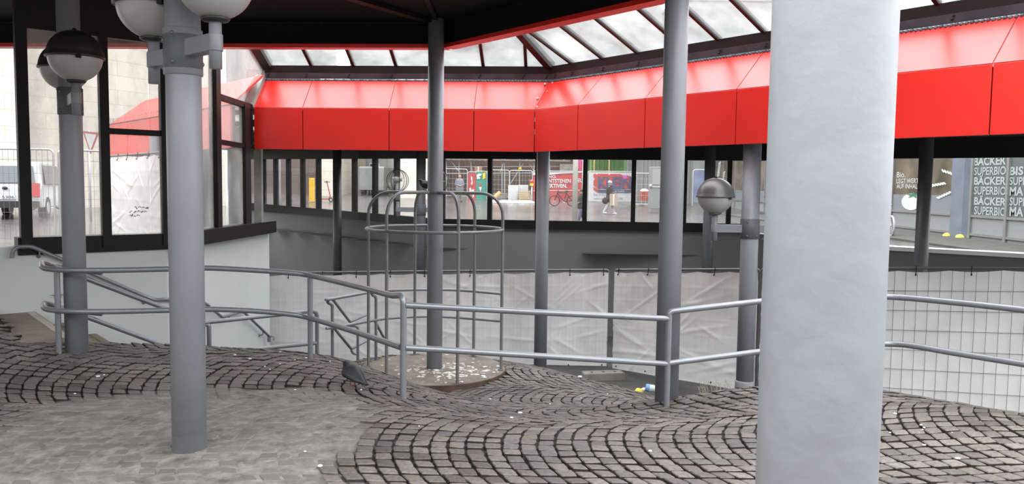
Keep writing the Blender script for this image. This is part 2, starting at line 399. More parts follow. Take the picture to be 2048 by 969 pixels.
def build_floor():
    mb = MB(); att = []
    # --- bed: a grid clipped to the outline, joints lower than the stone heads, mortar nearly flush
    S = 0.14; X0, X1, Y0, Y1 = -9.0, 9.0, -4.0, 13.3
    nx = int((X1 - X0) / S) + 1; ny = int((Y1 - Y0) / S) + 1; idx = {}
    for j in range(ny):
        for i in range(nx):
            x = X0 + i * S; y = Y0 + j * S
            near = inside(x, y) or any(inside(x + a, y + b_) for a, b_ in ((S, 0), (-S, 0), (0, S), (0, -S)))
            if near:
                c = cement(x, y) if -5 < x < 1 and 2 < y < 8 else 0
                idx[i, j] = len(mb.v)
                mb.v.append((x, y, gz(x, y) - 0.024 + c * (0.0205 + 0.006 * noise.noise(V((x * 3, y * 3, 0)))))); att.append(c)
    for j in range(ny - 1):
        for i in range(nx - 1):
            k = [(i, j), (i + 1, j), (i + 1, j + 1), (i, j + 1)]
            if all(q in idx for q in k) and inside(X0 + (i + .5) * S, Y0 + (j + .5) * S):
                mb.f.append([idx[q] for q in k]); mb.mi.append(0); mb.smooth.append(True)
    # skirt below the rim
    n = len(PAVE)
    for i in range(1, n - 1):
        a = PAVE[i]; c = PAVE[(i + 1) % n]; seg = 6
        for s in range(seg):
            p = [a[0] + (c[0] - a[0]) * s / seg, a[1] + (c[1] - a[1]) * s / seg]; q = [a[0] + (c[0] - a[0]) * (s + 1) / seg, a[1] + (c[1] - a[1]) * (s + 1) / seg]
            z1 = gz(*p) - 0.012; z2 = gz(*q) - 0.012
            if min(z1, z2) < -1.5: continue
            mb.add([(p[0], p[1], z1), (q[0], q[1], z2), (q[0], q[1], -1.7), (p[0], p[1], -1.7)], [(0, 1, 2, 3)]); att.extend([0] * 4)
    # --- setts in segmental arches: bands run along a, arches stack along it
    A = math.radians(2); au = V((math.cos(A), math.sin(A))); av = V((-math.sin(A), math.cos(A)))
    BW = 1.9; R = BW * 0.76; ST = 0.118
    rnd = random.Random(3)
    half = math.asin(BW / 2 / R); nst = int(round(2 * half * R / 0.12))
    mb.cur = 1
    for band in range(-4, 11):
        vc = band * BW + 1.35; off = rnd.random() * ST
        row = -110
        while row < 110:
            base = row * ST + off; row += 1
            jit = rnd.uniform(-0.1, 0.1)
            for k in range(nst):
                ang = []
                for e_ in (0, 1):
                    ang.append(-half + (k + e_ + jit * 0.5) * 2 * half / nst)
                def pt(an, t_):
                    uu = base + t_ * ST + R * math.cos(half) - R * math.cos(an); vv = vc + R * math.sin(an)
                    return uu, vv
                um, vm_ = pt((ang[0] + ang[1]) / 2, 0.5)
                wx = au.x * um + av.x * vm_; wy = au.y * um + av.y * vm_
                if not (-8 < wx < 8 and 2.2 < wy < 13.2): continue
                if abs(wx) > 0.74 * wy + 0.6: continue
                if not inside(wx, wy): continue
                if (wx + 1.03) ** 2 + (wy - 10.67) ** 2 < 0.95: continue
                cm = cement(wx, wy) if -5 < wx < 1 and 2 < wy < 8 else 0
                if cm > 0.6 and rnd.random() < 0.2: continue
                sink = cm * (0.001 + 0.006 * rnd.random()); gap = 0.0095
                if noise.noise(V((wx * .7, wy * .7, 9))) > 0.33: gap = 0.0125
                corners = [pt(ang[0], 0), pt(ang[0], 1), pt(ang[1], 1), pt(ang[1], 0)]
                cs = []
                for (uu, vv) in corners:
                    uu = um + (uu - um) * (1 - 1.3 * gap / ST) + rnd.uniform(-.007, .007); vv = vm_ + (vv - vm_) * (1 - 2.5 * gap / 0.12) + rnd.uniform(-.006, .006)
                    cs.append((uu, vv))
                dz = rnd.uniform(-0.005, 0.005); tx = rnd.uniform(-0.05, 0.05); ty = rnd.uniform(-0.05, 0.05)
                vs = []
                for lev, (ins, zz) in enumerate(((1.0, -0.035), (1.0, -0.0045), (0.90, 0.001))):
                    for i in range(4):
                        for h in (0, 1):      # corner and mid-side, so the heads look worn round
                            if h == 0: uu, vv = cs[i]; q = ins * (0.93 if lev else 0.95)
                            else: uu = (cs[i][0] + cs[(i + 1) % 4][0]) / 2; vv = (cs[i][1] + cs[(i + 1) % 4][1]) / 2; q = ins * 1.0
                            uu = um + (uu - um) * q; vv = vm_ + (vv - vm_) * q
                            x = au.x * uu + av.x * vv; y = au.y * uu + av.y * vv
                            vs.append((x, y, gz0(wx, wy, x, y) + zz + dz - sink + tx * (uu - um) + ty * (vv - vm_)))
                vs.append((wx, wy, gz(wx, wy) + 0.004 + dz - sink))
                fs = []
                for lev in (0, 1):
                    for i in range(8): fs.append((lev * 8 + i, lev * 8 + (i + 1) % 8, lev * 8 + 8 + (i + 1) % 8, lev * 8 + 8 + i))
                fs += [(16 + i, 16 + (i + 1) % 8, 24) for i in range(8)]
                fs = [f[::-1] for f in fs]
                mb.cur = 0; mb.add(vs, fs[:8], False); att.extend([cm] * len(vs)); mb.cur = 1
                o_ = len(mb.v) - len(vs)
                for f in fs[8:]: mb.f.append([o_ + i for i in f]); mb.mi.append(1); mb.smooth.append(False)
    o = struct('floor', mb, [MORTAR, SETT])
    a_ = o.data.attributes.new('mortar', 'FLOAT', 'POINT'); a_.data.foreach_set('value', att)
    o['label'] = 'undulating granite sett paving laid in arches with a mortar-smeared patch'
    return o
_gc = {}
def gz0(cx, cy, x, y):
    k = (round(cx, 3), round(cy, 3))
    if k not in _gc:
        z = gz(cx, cy); h = 0.06; _gc[k] = (z, (gz(cx + h, cy) - z) / h, (gz(cx, cy + h) - z) / h)
    z, gx, gy = _gc[k]; return z + gx * (x - cx) + gy * (y - cy)
build_floor()

# sunken yard
YZ = -1.5
mb = MB(); mb.slab([(-14, 8), (-14, 32), (14, 32), (14, 6), (5, 5.2), (-3, 6)], YZ - 0.2, YZ)
o = struct('floor_yard', mb, ASPH)

# ================================================================ key plan points
WL0 = P(40, 508, 9.07); WL1 = P(333, 497, 10.1); WR1 = P(538, 463, 13.8)
wdir = (XY(WL1) - XY(WL0)).normalized()
WLX = XY(WL0) - wdir * 3.2                       # left end of the stair wall, outside the picture
SILL = 0.875
F0 = P(508, 299, 13.0); F1 = P(1068.5, 304.5, 12.75); F2 = P(1471, 290, 9.8)
f2d = (XY(F2) - XY(F1)).normalized(); F3 = XY(F1) + f2d * 9.6
FZ0, FZ1 = 2.255, 2.925
E0 = P(444, 297, 12.85); E1 = P(219, 312, 17.5)
W0 = P(878, 437, 17.6); W1 = P(1500, 446, 16.6)
WLd = V((-0.707, 0.707, 0)); WLend = XY(W0) + WLd * 9.5
R0 = P(1775, 495, 14.5); R1 = P(2048, 507, 13.2); R2 = XY(R1) + (XY(R1) - XY(R0)) * 2.2

# ---- stair walls (white)
mb = MB(); mb.wall(WLX, WL0, -1.6, 0.955, 0.22); struct('wall_left', mb, WHITEW)
mb = MB(); mb.wall(WL0, WL1, -1.6, SILL, 0.22); struct('wall_stair_left', mb, WHITEW)
mb = MB(); mb.wall(WL1, WR1, -1.6, SILL, 0.22); struct('wall_stair_right', mb, WHITEW)
# ---- outer walls of the sunken ring (grey), with the black sill on top of them
def sillz(p):                                     # the left wing climbs a little with the square
    d = (XY(p) - XY(W0)).dot(WLd); return 0.965 + max(0, d) * 0.016
mb = MB(); mb.wall(W0, WLend, (-1.6, -1.6), (sillz(W0) - 0.1, sillz(WLend) - 0.1), -0.3); struct('wall_back_left', mb, GREYW)
mb = MB(); mb.wall(W0, W1, -1.6, 0.80, 0.3); struct('wall_back', mb, GREYW)
mb = MB(); mb.wall(W1, R0, -1.6, (0.80, 0.63), 0.3); mb.wall(R0, R1, -1.6, 0.63, 0.3); mb.wall(R1, R2, -1.6, 0.63, 0.3); struct('wall_right', mb, GREYW)
mb = MB()
for a, b in ((R0, R1), (R1, R2)):
    mb.wall(XY(a) - V((0.03, 0.05, 0)), XY(b) - V((0.03, 0.05, 0)), 0.63, 0.70, 0.36)
mb.wall(XY(W1) + (XY(R0) - XY(W1)) * 0.1, R0, 0.66, 0.70, 0.36)
struct('trim_1', mb, COPING)

# ---- windows of the back ring: header, sill, posts and one pane each
CLEAR = glass('street_window_glass', 0.015, 0.12, 3.0, 0.03, lo=0.45, hi=0.8)
HEADZ = 2.285
def window_run(name, a, b, posts, zs_a, zs_b, zh_a, zh_b, pw=0.095):
    """black framed glazing on plan line a-b; posts are fractions along it"""
    a = XY(a); b = XY(b); d = b - a; L = d.length; dn = d.normalized(); nrm = V((-dn.y, dn.x, 0))
    def Z(t, p, q): return p + (q - p) * t
    fr = MB()
    fr.bar(a + V((0, 0, zs_a - 0.095)), b + V((0, 0, zs_b - 0.095)), 0.16, 0.19)
    fr.bar(a + V((0, 0, zh_a + 0.25)), b + V((0, 0, zh_b + 0.25)), 0.16, 0.5)
    for t_ in posts:
        p = a + d * t_; fr.bar(p + V((0, 0, Z(t_, zs_a, zs_b) - 0.05)), p + V((0, 0, Z(t_, zh_a, zh_b) + 0.05)), pw, 0.10, up=(dn.x, dn.y, 0)) if False else fr.box(p + V((0, 0, (Z(t_, zs_a, zs_b) + Z(t_, zh_a, zh_b)) / 2)), dn * (pw / 2), nrm * 0.06, V((0, 0, (Z(t_, zh_a, zh_b) - Z(t_, zs_a, zs_b)) / 2 + 0.05)))
    root = struct(name, fr, BLACK)
    ts = sorted(posts)
    for t0, t1 in zip(ts[:-1], ts[1:]):
        p = a + d * t0 + dn * pw / 2; q = a + d * t1 - dn * pw / 2
        g_ = MB(); g_.quadslab([p + V((0, 0, Z(t0, zs_a, zs_b))), q + V((0, 0, Z(t1, zs_a, zs_b))), q + V((0, 0, Z(t1, zh_a, zh_b))), p + V((0, 0, Z(t0, zh_a, zh_b)))], nrm * 0.008)
        part('window_pane', g_, CLEAR, root)
    return root
def frac(px, py, a, b):
    q = PW(px, py, a, b); return (XY(q) - XY(a)).dot(XY(b) - XY(a)) / (XY(b) - XY(a)).length_squared
pb = [frac(x, 380, W0, W1) for x in (886, 980, 1075, 1170, 1267, 1369, 1458, 1500)]
window_run('window_1', W0, W1, pb, 0.965, 0.985, HEADZ, HEADZ)
pl_ = [frac(x, 380, W0, WLend) for x in (842, 794, 750.5, 709.5, 672, 637.5, 606, 577.5, 552, 528)]
window_run('window_2', W0, WLend, pl_, sillz(W0), sillz(WLend), HEADZ, HEADZ + 0.11)
# header beam over the open right-hand side
mb = MB()
for a, b in ((W1, R0), (R0, R1), (R1, R2)):
    mb.bar(XY(a) + V((0, 0, HEADZ + 0.3)), XY(b) + V((0, 0, HEADZ + 0.3)), 0.16, 0.6)
struct('trim_2', mb, BLACK)
# soffit of the ring, opened for the added rooflight
_db = (XY(F1) - XY(F0)).normalized(); nb_out0 = V((-_db.y, _db.x, 0)); nr0 = V((-f2d.y, f2d.x, 0)); bis0 = nb_out0 + nr0; bis0 = bis0 * (0.54 / bis0.dot(nb_out0))
mb = MB()
KS = 3.3
s2 = 1.25
mb.slab([XY(F0) - _db * 0.0 + nb_out0 * .1, XY(F1) + bis0 * .19, XY(F1) + f2d * 3.6 + nr0 * .1, XY(F1) + f2d * 3.6 + nr0 * s2, XY(F1) + bis0 * (s2 / .54), XY(F0) - _db * 1.2 + nb_out0 * s2], 2.70, 2.74)
sk = [XY(F0) - _db * 1.2 + nb_out0 * KS, XY(F1) + bis0 * (KS / 0.54), XY(F1) + f2d * 3.6 + nr0 * KS, XY(F1) + f2d * 3.6 + V((.06, .05, 0))]
mb.slab(sk + [XY(F3) + V((0.06, .05, 0)), XY(R2) + V((0.3, 0.3, 0)), XY(R1) + V((0.1, 0.2, 0)), XY(R0) + V((0.1, 0.2, 0)), XY(W1) + V((0, .2, 0)), XY(W0) + V((0, .2, 0)), WLend + V((0.2, .2, 0)), XY(E1) + V((0.05, 0.05, 0))], 2.62, 2.72)
struct('ceiling_ring', mb, CEILM)

# unseen rooflight strip added to bring daylight onto the tarpaulins
SKYG = glass('added_rooflight_glass', 0.03, 0.2, 1.3, 0.02, col=(0.62, 0.63, 0.62), translucent=0.9)
lo_ = [p + V((0, 0, 2.72)) for p in sk[:3]]; hi_ = [XY(F0) - _db * 1.2 + nb_out0 * s2 + V((0, 0, 2.95)), XY(F1) + bis0 * (s2 / .54) + V((0, 0, 2.95)), XY(F1) + f2d * 3.6 + nr0 * s2 + V((0, 0, 2.95))]
fr = MB()
for k in (0, 1):
    for i in range(4 + 1):
        fr.bar(lo_[k].lerp(lo_[k + 1], i / 4), hi_[k].lerp(hi_[k + 1], i / 4), .05, .07)
    fr.bar(lo_[k], lo_[k + 1], .08, .08); fr.bar(hi_[k], hi_[k + 1], .08, .08)
w5 = struct('added_rooflight', fr, DARK)
for k in (0, 1):
    for i in range(4):
        p = [lo_[k].lerp(lo_[k + 1], i / 4), lo_[k].lerp(lo_[k + 1], (i + 1) / 4), hi_[k].lerp(hi_[k + 1], (i + 1) / 4), hi_[k].lerp(hi_[k + 1], i / 4)]
        g_ = MB(); g_.quadslab(p, V((0, 0, .012))); part('window_pane', g_, SKYG, w5)

# ================================================================ red canopy wings
SEAM = 0.006
def wing(root, a, b, joints, na, nb, off, z0, z1, rise, flip=1, with_gutter=True):
    """vertical fascia a-b, sloped panels going outward by na/nb (mitred) and up by rise"""
    a = XY(a); b = XY(b); d = (b - a).normalized(); n = V((d.y, -d.x, 0)) * flip        # n faces the viewer
    ts = [0.0] + joints + [1.0]
    for t0, t1 in zip(ts[:-1], ts[1:]):
        p = a + (b - a) * t0 + d * SEAM; q = a + (b - a) * t1 - d * SEAM
        mb = MB(); mb.quadslab([p + V((0, 0, z0)), q + V((0, 0, z0)), q + V((0, 0, z1 - 0.008)), p + V((0, 0, z1 - 0.008))], -n * 0.03)
        part('fascia_panel', mb, RED, root, bevel=0.004)
        P0 = a + (b - a) * t0; Q0 = a + (b - a) * t1
        def top(pt, t_):
            base = pt - n * off
            if t_ == 0.0: base = a + na
            if t_ == 1.0: base = b + nb
            return base + V((0, 0, z1 + rise))
        tp = top(P0, t0); tq = top(Q0, t1); dd = (tq - tp).normalized()
        p2 = P0 + d * SEAM + V((0, 0, z1)); q2 = Q0 - d * SEAM + V((0, 0, z1))
        mb = MB(); mb.quadslab([p2, q2, tq - dd * SEAM, tp + dd * SEAM], -n * 0.02 + V((0, 0, -0.025)))
        part('sloped_panel', mb, RED, root)
    mb = MB(); bk = -n * 0.035
    mb.quadslab([a + bk + V((0, 0, z0 + 0.004)), b + bk + V((0, 0, z0 + 0.004)), b + bk + V((0, 0, z1 - .03)), a + bk + V((0, 0, z1 - .03))], -n * 0.04)
    part('backing_board', mb, BLACK, root)
OFF, RISE = 0.54, 0.515
nB = V((math.cos(math.radians(90)), 1, 0)).normalized()
db = (XY(F1) - XY(F0)).normalized(); nb_out = V((-db.y, db.x, 0)); nr_out = V((-f2d.y, f2d.x, 0))
bis = (nb_out + nr_out); bis = bis * (1 / bis.dot(nb_out)) * OFF
back = thing('red_canopy', 'red panelled canopy edge facing the camera behind the guard cage', 'canopy', (F0.x, F0.y, FZ0))
jb = [frac(x, 260, F0, F1) for x in (605.5, 778, 947.5)]
wing(back, F0, F1, jb, nb_out * OFF, bis, OFF, FZ0, FZ1, RISE)
right = thing('red_canopy', 'red panelled canopy edge running from the corner out of frame on the right', 'canopy', (F1.x, F1.y, FZ0))
jr = [frac(x, 240, F1, F3) for x in (1155.5, 1289.5, 1471.5)]
L3 = 9.6; jr += [jr[-1] + 1.42 / L3 * k for k in (1, 2, 3, 4) if jr[-1] + 1.42 / L3 * k < 0.97]
wing(right, F1, F3, jr, bis, nr_out * OFF, OFF, FZ0, FZ1, RISE)
ext = thing('red_canopy', 'faded red canopy with bird spikes seen through the dirty stair windows', 'canopy', (E0.x, E0.y, FZ0))
E0x = XY(E0) + (XY(E0) - XY(E1)).normalized() * 0.35
de = (E0x - XY(E1)).normalized(); ne_out = V((-de.y, de.x, 0))
wing(ext, E1, E0x, [0.2, 0.42, 0.64, 0.86], ne_out * OFF + de * 0.7, ne_out * OFF, OFF, FZ0, FZ1, RISE)
# left closing face of the outer wing's hip
mb = MB(); mb.quadslab([XY(E1) + V((0, 0, FZ0)), XY(E1) + ne_out * 1.2 - de * 0.0 + V((0, 0, FZ0)), XY(E1) + ne_out * 1.2 + V((0, 0, FZ1)), XY(E1) + V((0, 0, FZ1))], de * 0.03)
part('end_panel', mb, RED, ext)
def spikes(root, a, b, z, k, h=0.10, name='bird_spikes'):
    mb = MB(); a = XY(a); b = XY(b); rnd = random.Random(5)
    for i in range(k):
        p = a + (b - a) * ((i + .5) / k) + V((0, 0, z)); q = p + V((rnd.uniform(-.02, .02), rnd.uniform(-.02, .02), h))
        mb.tube([p, q], 0.0028, 4, False)
    mb.bar(a + V((0, 0, z)), b + V((0, 0, z)), 0.03, 0.006)
    return part(name, mb, WIRE, root, 'stuff')
spikes(ext, E1, E0x, FZ1 + 0.004, 120, 0.11)
# gutter with bolts, dark sill beam, crimped flashing
def gutter(root, a, b, n_in, bolts):
    a = V(a); b = V(b); up = V((0, 0, 1)); d = (b - a).normalized()
    mb = MB(); mb.quadslab([a + up * 0.02, b + up * 0.02, b + up * 0.105 + n_in * 0.03, a + up * 0.105 + n_in * 0.03], -n_in * 0.04); part('gutter_strip', mb, GUTTER, root)
    mb = MB(); mb.quadslab([a + up * 0.105 + n_in * .03, b + up * 0.105 + n_in * .03, b + up * 0.225 + n_in * 0.05, a + up * 0.225 + n_in * 0.05], -n_in * 0.12); part('dark_beam', mb, DARK, root)
    mb = MB(); L = (b - a).length; k = int(L / 0.05)                          # crimped edge of the flashing
    for i in range(k):
        p = a + (b - a) * ((i + .5) / k) + n_in * 0.02 - up * (0.015 + 0.004 * math.sin(i * 2.1)); mb.ball(p, 0.03, 6, 4, 1, 0.5, 0.8)
    part('crimped_flashing', mb, GUTTER, root, 'stuff')
    for t_ in bolts:
        for s_ in (0.045, 0.08):
            mb = MB(); p = a + (b - a) * t_ + up * s_ + n_in * (0.02 + 0.025 * s_ / 0.1) + d * (0.02 if s_ > .05 else 0)
            mb.ball(p, 0.014, 8, 5); part('bolt', mb, BLACK, root)
gA = XY(F0) + nb_out * OFF + V((0, 0, FZ1 + RISE)); gB = XY(F1) + bis + V((0, 0, FZ1 + RISE)); gC = XY(F3) + nr_out * OFF + V((0, 0, FZ1 + RISE))
bb = [(k - 540) / 565.0 for k in (542, 622, 707, 792, 877, 965, 1051, 1096)]
gutter(back, gA, gB, -nb_out, [min(max(x, 0.01), 0.99) for x in bb])
gl_ = (gC - gB).length
gutter(right, gB, gC, -nr_out, [0.012] + [frac(x, 140, gB, gC) for x in (1146, 1208, 1278, 1364, 1440, 1532)] + [frac(x, 30, gB, gC) for x in (1640, 1770, 1907)])
# screws along the mitre of the slopes
for k, (x, y) in enumerate(((1090, 169), (1105, 167), (1095, 184), (1075, 198), (1074.5, 215))):
    t_ = (222 - y) / 62.0; p = XY(F1) + bis * t_ + V((0, 0, FZ1 + RISE * t_)); q = ray(x, y); p2 = CAM + q * ((p - CAM).y / q.y)
    mb = MB(); mb.ball(p2 - V((0.0, 0.02, 0)), 0.022, 10, 6); part('screw_cap', mb, GALV, back)

# ================================================================ glass roof over the canopy
RZ = 4.85
INB = P(890, 96, 10.85); INB = V((INB.x, INB.y, 3.56))
IN_L = INB - db * 11.0                                         # roof edge runs on to the left
IN_R = INB + f2d * 4.9
ROOFG = glass('dusty_roof_glass', 0.02, 0.20, 1.1, 0.02, col=(0.62, 0.63, 0.62), lo=0.35, hi=0.75, translucent=0.9)
roof = thing('glass_roof', 'sloping glass roof with dark bars between black ceiling and red canopy', 'glass roof', (INB.x, INB.y, 3.6))
def upper(pt, edge_a, edge_b):                                   # where a bar from the gutter meets the roof edge
    return pt
bars = MB()
def roof_bar(p, q, w=0.05, h=0.07, name='glazing_bar'):
    mb = MB(); mb.bar(p, q, w, h); part(name, mb, DARK, roof)
gz_top = FZ1 + RISE + 0.225
def on(a, b, t_): return a + (b - a) * t_
gA2 = V((gA.x, gA.y, gz_top)); gB2 = V((gB.x, gB.y, gz_top)); gC2 = V((gC.x, gC.y, gz_top))
iA = V((INB.x, INB.y, RZ)) - db * ((XY(INB) - XY(gA)).dot(db)); iA.z = RZ; iB = V((INB.x, INB.y, RZ)); iC = iB + f2d * 9.4; iC.z = RZ
roof_bar(gB2, iB, 0.12, 0.14, 'hip_bar')
roof_bar(gA2 + db * .02, iA + db * .02, 0.2, 0.16, 'hip_bar')
tb = [frac(x, 135, gA, gB) for x in (541, 624, 708, 793, 876, 967, 1052)] + [1.0]
lastp = None
def pane(p0, p1, p2, p3):
    mb = MB(); nn_ = (V(p1) - V(p0)).cross(V(p3) - V(p0)).normalized(); mb.quadslab([p0, p1, p2, p3], nn_ * 0.012); part('roof_pane', mb, ROOFG, roof)
down = V((0, db.y, 0))
for i, t_ in enumerate(tb):
    p = on(gA2, gB2, t_); q = p - nb_out * ((gA2 - iA).dot(nb_out)); q.z = RZ
    if (q - iB).dot(db) > 0:                                       # beyond the inner corner: runs into the hip
        s_ = (on(gA2, gB2, t_) - gB2).dot(db) / ((iB - gB2).dot(db)); q = on(gB2, iB, max(0, s_))
    if 0 < i < len(tb) - 1: roof_bar(p, q)
    if lastp:
        pane(lastp[0], p, q, lastp[1])
    lastp = (p, q)
tr_ = [0.0] + [frac(x, y, gB, gC) for x, y in ((1146, 122), (1208, 112), (1278, 100), (1364, 90), (1440, 75), (1532, 60))]
st = tr_[-1] - tr_[-2]
tr_ += [tr_[-1] + st * k for k in range(1, 12) if tr_[-1] + st * k < 1.0]
lastp = None
for i, t_ in enumerate(tr_):
    p = on(gB2, gC2, t_); q = p - nr_out * ((gB2 - iB).dot(nr_out)); q.z = RZ
    if (q - iB).dot(f2d) < 0:
        s_ = (p - gB2).dot(f2d) / ((iB - gB2).dot(f2d)); q = on(gB2, iB, max(0, s_))
    if i: roof_bar(p, q)
    if lastp: pane(lastp[0], p, q, lastp[1])
    lastp = (p, q)

# ================================================================ black ceiling with red lower edge
CZ = 3.885
mb = MB()
front = [XY(IN_R), V((0.1, 3.9, 0)), V((-0.9, 2.6, 0)), V((-14, 2.6, 0))]
mb.slab([XY(IN_L), XY(INB)] + front, CZ, CZ + 0.1); struct('ceiling', mb, CEILM)
mb = MB()
for a, b in ((IN_L, INB), (INB, IN_R)):
    mb.wall(XY(a), XY(b), 3.585, 4.9, 0.10)
struct('trim_3', mb, CEILM)
mb = MB()
mb.bar(IN_L + V((0, .05, 0.005)), INB + V((0.05, .05, 0.005)), 0.18, 0.05); mb.bar(INB + V((.05, 0.03, 0.005)), IN_R + V((.05, 0.03, 0.005)), 0.18, 0.05)
mb.bar(IN_L + V((0, .125, 0.32)), INB + V((0.1, .125, 0.32)), 0.03, 0.6); mb.bar(INB + V((.1, 0.09, 0.32)), IN_R + V((.1, 0.09, 0.32)), 0.03, 0.6)
struct('trim_4', mb, RED)
# cover strips and beams under the ceiling
mb = MB()
mb.bar(XY(INB) + V((-0.15, -.15, CZ - 0.03)), (-5.2, 4.0, CZ - 0.03), 0.12, 0.05)
mb.bar(XY(INB) + V((-0.1, -.15, CZ - 0.015)), (-1.0, 3.2, CZ - 0.015), 0.06, 0.03)
mb.bar((-6.9, 10.2, CZ - 0.05), (-4.6, 4.6, CZ - 0.05), 0.18, 0.1)
mb.bar(IN_L + V((0, -.03, .30)), INB + V((-.1, -.03, .30)), 0.05, 0.03)
for k in range(14):
    mb.ball(INB - db * (0.5 + 0.58 * k) + V((0, -.07, .30)), 0.022, 8, 5)
struct('trim_5', mb, BLACK)

# ================================================================ glazed screen above the stair wall
DIRTY = glass('grimy_screen_glass', 0.12, 0.50, 1.3, 0.03, col=(0.72, 0.73, 0.71), lo=0.40, hi=0.78, stretch=(1, 1, 0.45), translucent=0.75)
TOPZ = 3.42
def sc_pt(px, py, a, b): return XY(PW(px, py, a, b))
pA = sc_pt(47, 300, WL0, WL1); pB = sc_pt(209, 300, WL0, WL1); pC = XY(WL1); pJ = sc_pt(299, 300, WL0, WL1)
pD = sc_pt(431, 300, WL1, WR1); pE = sc_pt(490.5, 300, WL1, WR1); pF = XY(WR1)
def up(p, z): return V((p[0], p[1], z))
fr = MB()
wn = V((-wdir.y, wdir.x, 0))
rd = (XY(WR1) - XY(WL1)).normalized()
fr.bar(up(XY(WL0) - wdir * 0.02 + wn * .10, SILL + 0.085), up(XY(WL1) + wn * .10, SILL + 0.085), 0.26, 0.20)
fr.box(up(pA, 2.4), wdir * 0.058, wn * 0.06, V((0, 0, 1.48))); fr.box(up(pB, 2.2), wdir * 0.05, wn * 0.05, V((0, 0, 1.28))); fr.box(up(pC, 2.2), wdir * 0.05, wn * 0.05, V((0, 0, 1.28)))
fr.bar(up(pB, 2.315), up(pC, 2.315), 0.06, 0.07)
fr.bar(up(pA, TOPZ + .24), up(pC, TOPZ + .24), 0.08, 0.48)
w3 = struct('window_3', fr, BLACK)
for a, b in ((pA, pB),):
    g_ = MB(); g_.quadslab([up(a, SILL + .18), up(b, SILL + .18), up(b, TOPZ), up(a, TOPZ)], wn * 0.01); part('window_pane', g_, DIRTY, w3)
for a, b, z0, z1 in ((pB, pJ - wdir * .006, SILL + .18, 2.28), (pJ + wdir * .006, pC, SILL + .18, 2.28), (pB, pJ - wdir * .006, 2.35, TOPZ), (pJ + wdir * .006, pC, 2.35, TOPZ)):
    g_ = MB(); g_.quadslab([up(a, z0), up(b, z0), up(b, z1), up(a, z1)], wn * 0.01); part('window_pane', g_, DIRTY, w3)
# pale plastered reveal behind the first pane
# right-hand run, its top following the roof line
fr = MB(); rn = V((-rd.y, rd.x, 0))
fr.bar(up(XY(WL1), SILL + 0.085), up(XY(WR1), SILL + 0.085), 0.26, 0.20)
fr.box(up(pD, 2.25), rd * 0.075, rn * 0.06, V((0, 0, 1.40))); fr.box(up(pE, 1.9), rd * 0.11, rn * 0.05, V((0, 0, 1.04)))
fr.bar(up(pD, FZ1 + 0.035), up(pE + rd * .35, FZ1 + 0.0), 0.07, 0.085); fr.bar(up(pD, FZ0 + .05), up(pE + rd * .35, FZ0 + .03), 0.07, 0.07)
w4 = struct('window_4', fr, DARK)
g_ = MB(); g_.quadslab([up(pC, SILL + .18), up(pD, SILL + .18), up(pD, 3.6), up(pC, 3.6)], rn * 0.01); part('window_pane', g_, DIRTY, w4)
for z0, z1 in ((SILL + .18, FZ0 + .02), (FZ0 + .08, FZ1)):
    g_ = MB(); g_.quadslab([up(pD, z0), up(pE, z0), up(pE, z1), up(pD, z1)], rn * 0.01); part('window_pane', g_, DIRTY, w4)
g_ = MB(); g_.quadslab([up(pD, FZ1 + .06), up(XY(F0), FZ1 + .06), up(XY(gA), gz_top), up(XY(iA), RZ - .15), up(pD, 3.9)][:4], rn * 0.01)
g_ = MB(); poly = [up(pD, FZ1 + .06), up(XY(F0) - V((.02, 0, 0)), FZ1 + .06), up(XY(gA) - V((.02, 0, 0)), gz_top), up(XY(iA) - V((.02, 0, 0)), RZ - .1), up(pD, 4.2)]
g_.add(poly + [p + rn * 0.01 for p in poly], [(0, 1, 2, 3, 4), (9, 8, 7, 6, 5)]); part('window_pane', g_, DIRTY, w4)
# pale steel post and its raking upper piece against the red panels
STEELP = mat('pale_green_grey_steel', (0.27, 0.29, 0.275), 0.5, var=0.15, scale=5)
mb = MB(); a = XY(F0) - V((0.07, 0.02, 0))
mb.box(up(XY(PW(507, 300, WL1, WR1)) + V((0.03, 0.15, 0)), (SILL + FZ0) / 2 + .05), V((0.06, 0, 0)), V((0, 0.05, 0)), V((0, 0, (FZ0 - SILL) / 2 + .05)))
mb.bar(up(a, FZ1 + 0.0), up(a + nb_out * OFF + V((0, 0, 0)), FZ1 + RISE + .02), 0.15, 0.12)
struct('trim_6', mb, STEELP)
mb = MB(); mb.bar(up(a + V((0, .02, 0)), FZ0), up(a + V((0, .02, 0)), FZ1), 0.10, 0.08, up=(0, 1, 0)); struct('trim_7', mb, DARK)
# ================================================================ columns
def column(px, py, D, r, zb, zt, label, n=40, foot=False, group=None, paint=None):
    c = P(px, py, D)
    t_ = thing('support_column', label, 'column', (c.x, c.y, zb), group)
    mb = MB(); mb.cyl(c, r, zb - 0.12, zt, n); part('shaft', mb, paint or GREY, t_)
    if foot:
        mb = MB(); mb.lathe((c.x, c.y, 0), [(r + 0.012, zb - .1), (r + 0.012, zb + 0.14), (r + 0.004, zb + 0.155)], n); part('base_collar', mb, GREY, t_)
    return c, t_
cBig, tBig = column(1650, 484, 1.433, 0.105, 0.0, 5.2, 'massive looking light-brightened grey column closest to the camera on the right', 64, paint=LITGREY)
cL, tL = column(379, 880, 5.0, 0.105, -0.02, 3.9, 'grey column standing in the mortar-smeared patch, with two globe lamps at the top')
c150, t150 = column(150, 560, 7.45, 0.098, 0.09, 3.9, 'grey column beside the top of the stairs, with a dark-hooded globe lamp in front')
c870, t870 = column(869.5, 600, 10.67, 0.105, -0.76, 3.9, 'tall grey column inside the tubular guard cage')
c1342, t1342 = column(1342, 450, 7.2, 0.105, -0.19, 5.0, 'tall grey column behind the bend of the front railing')
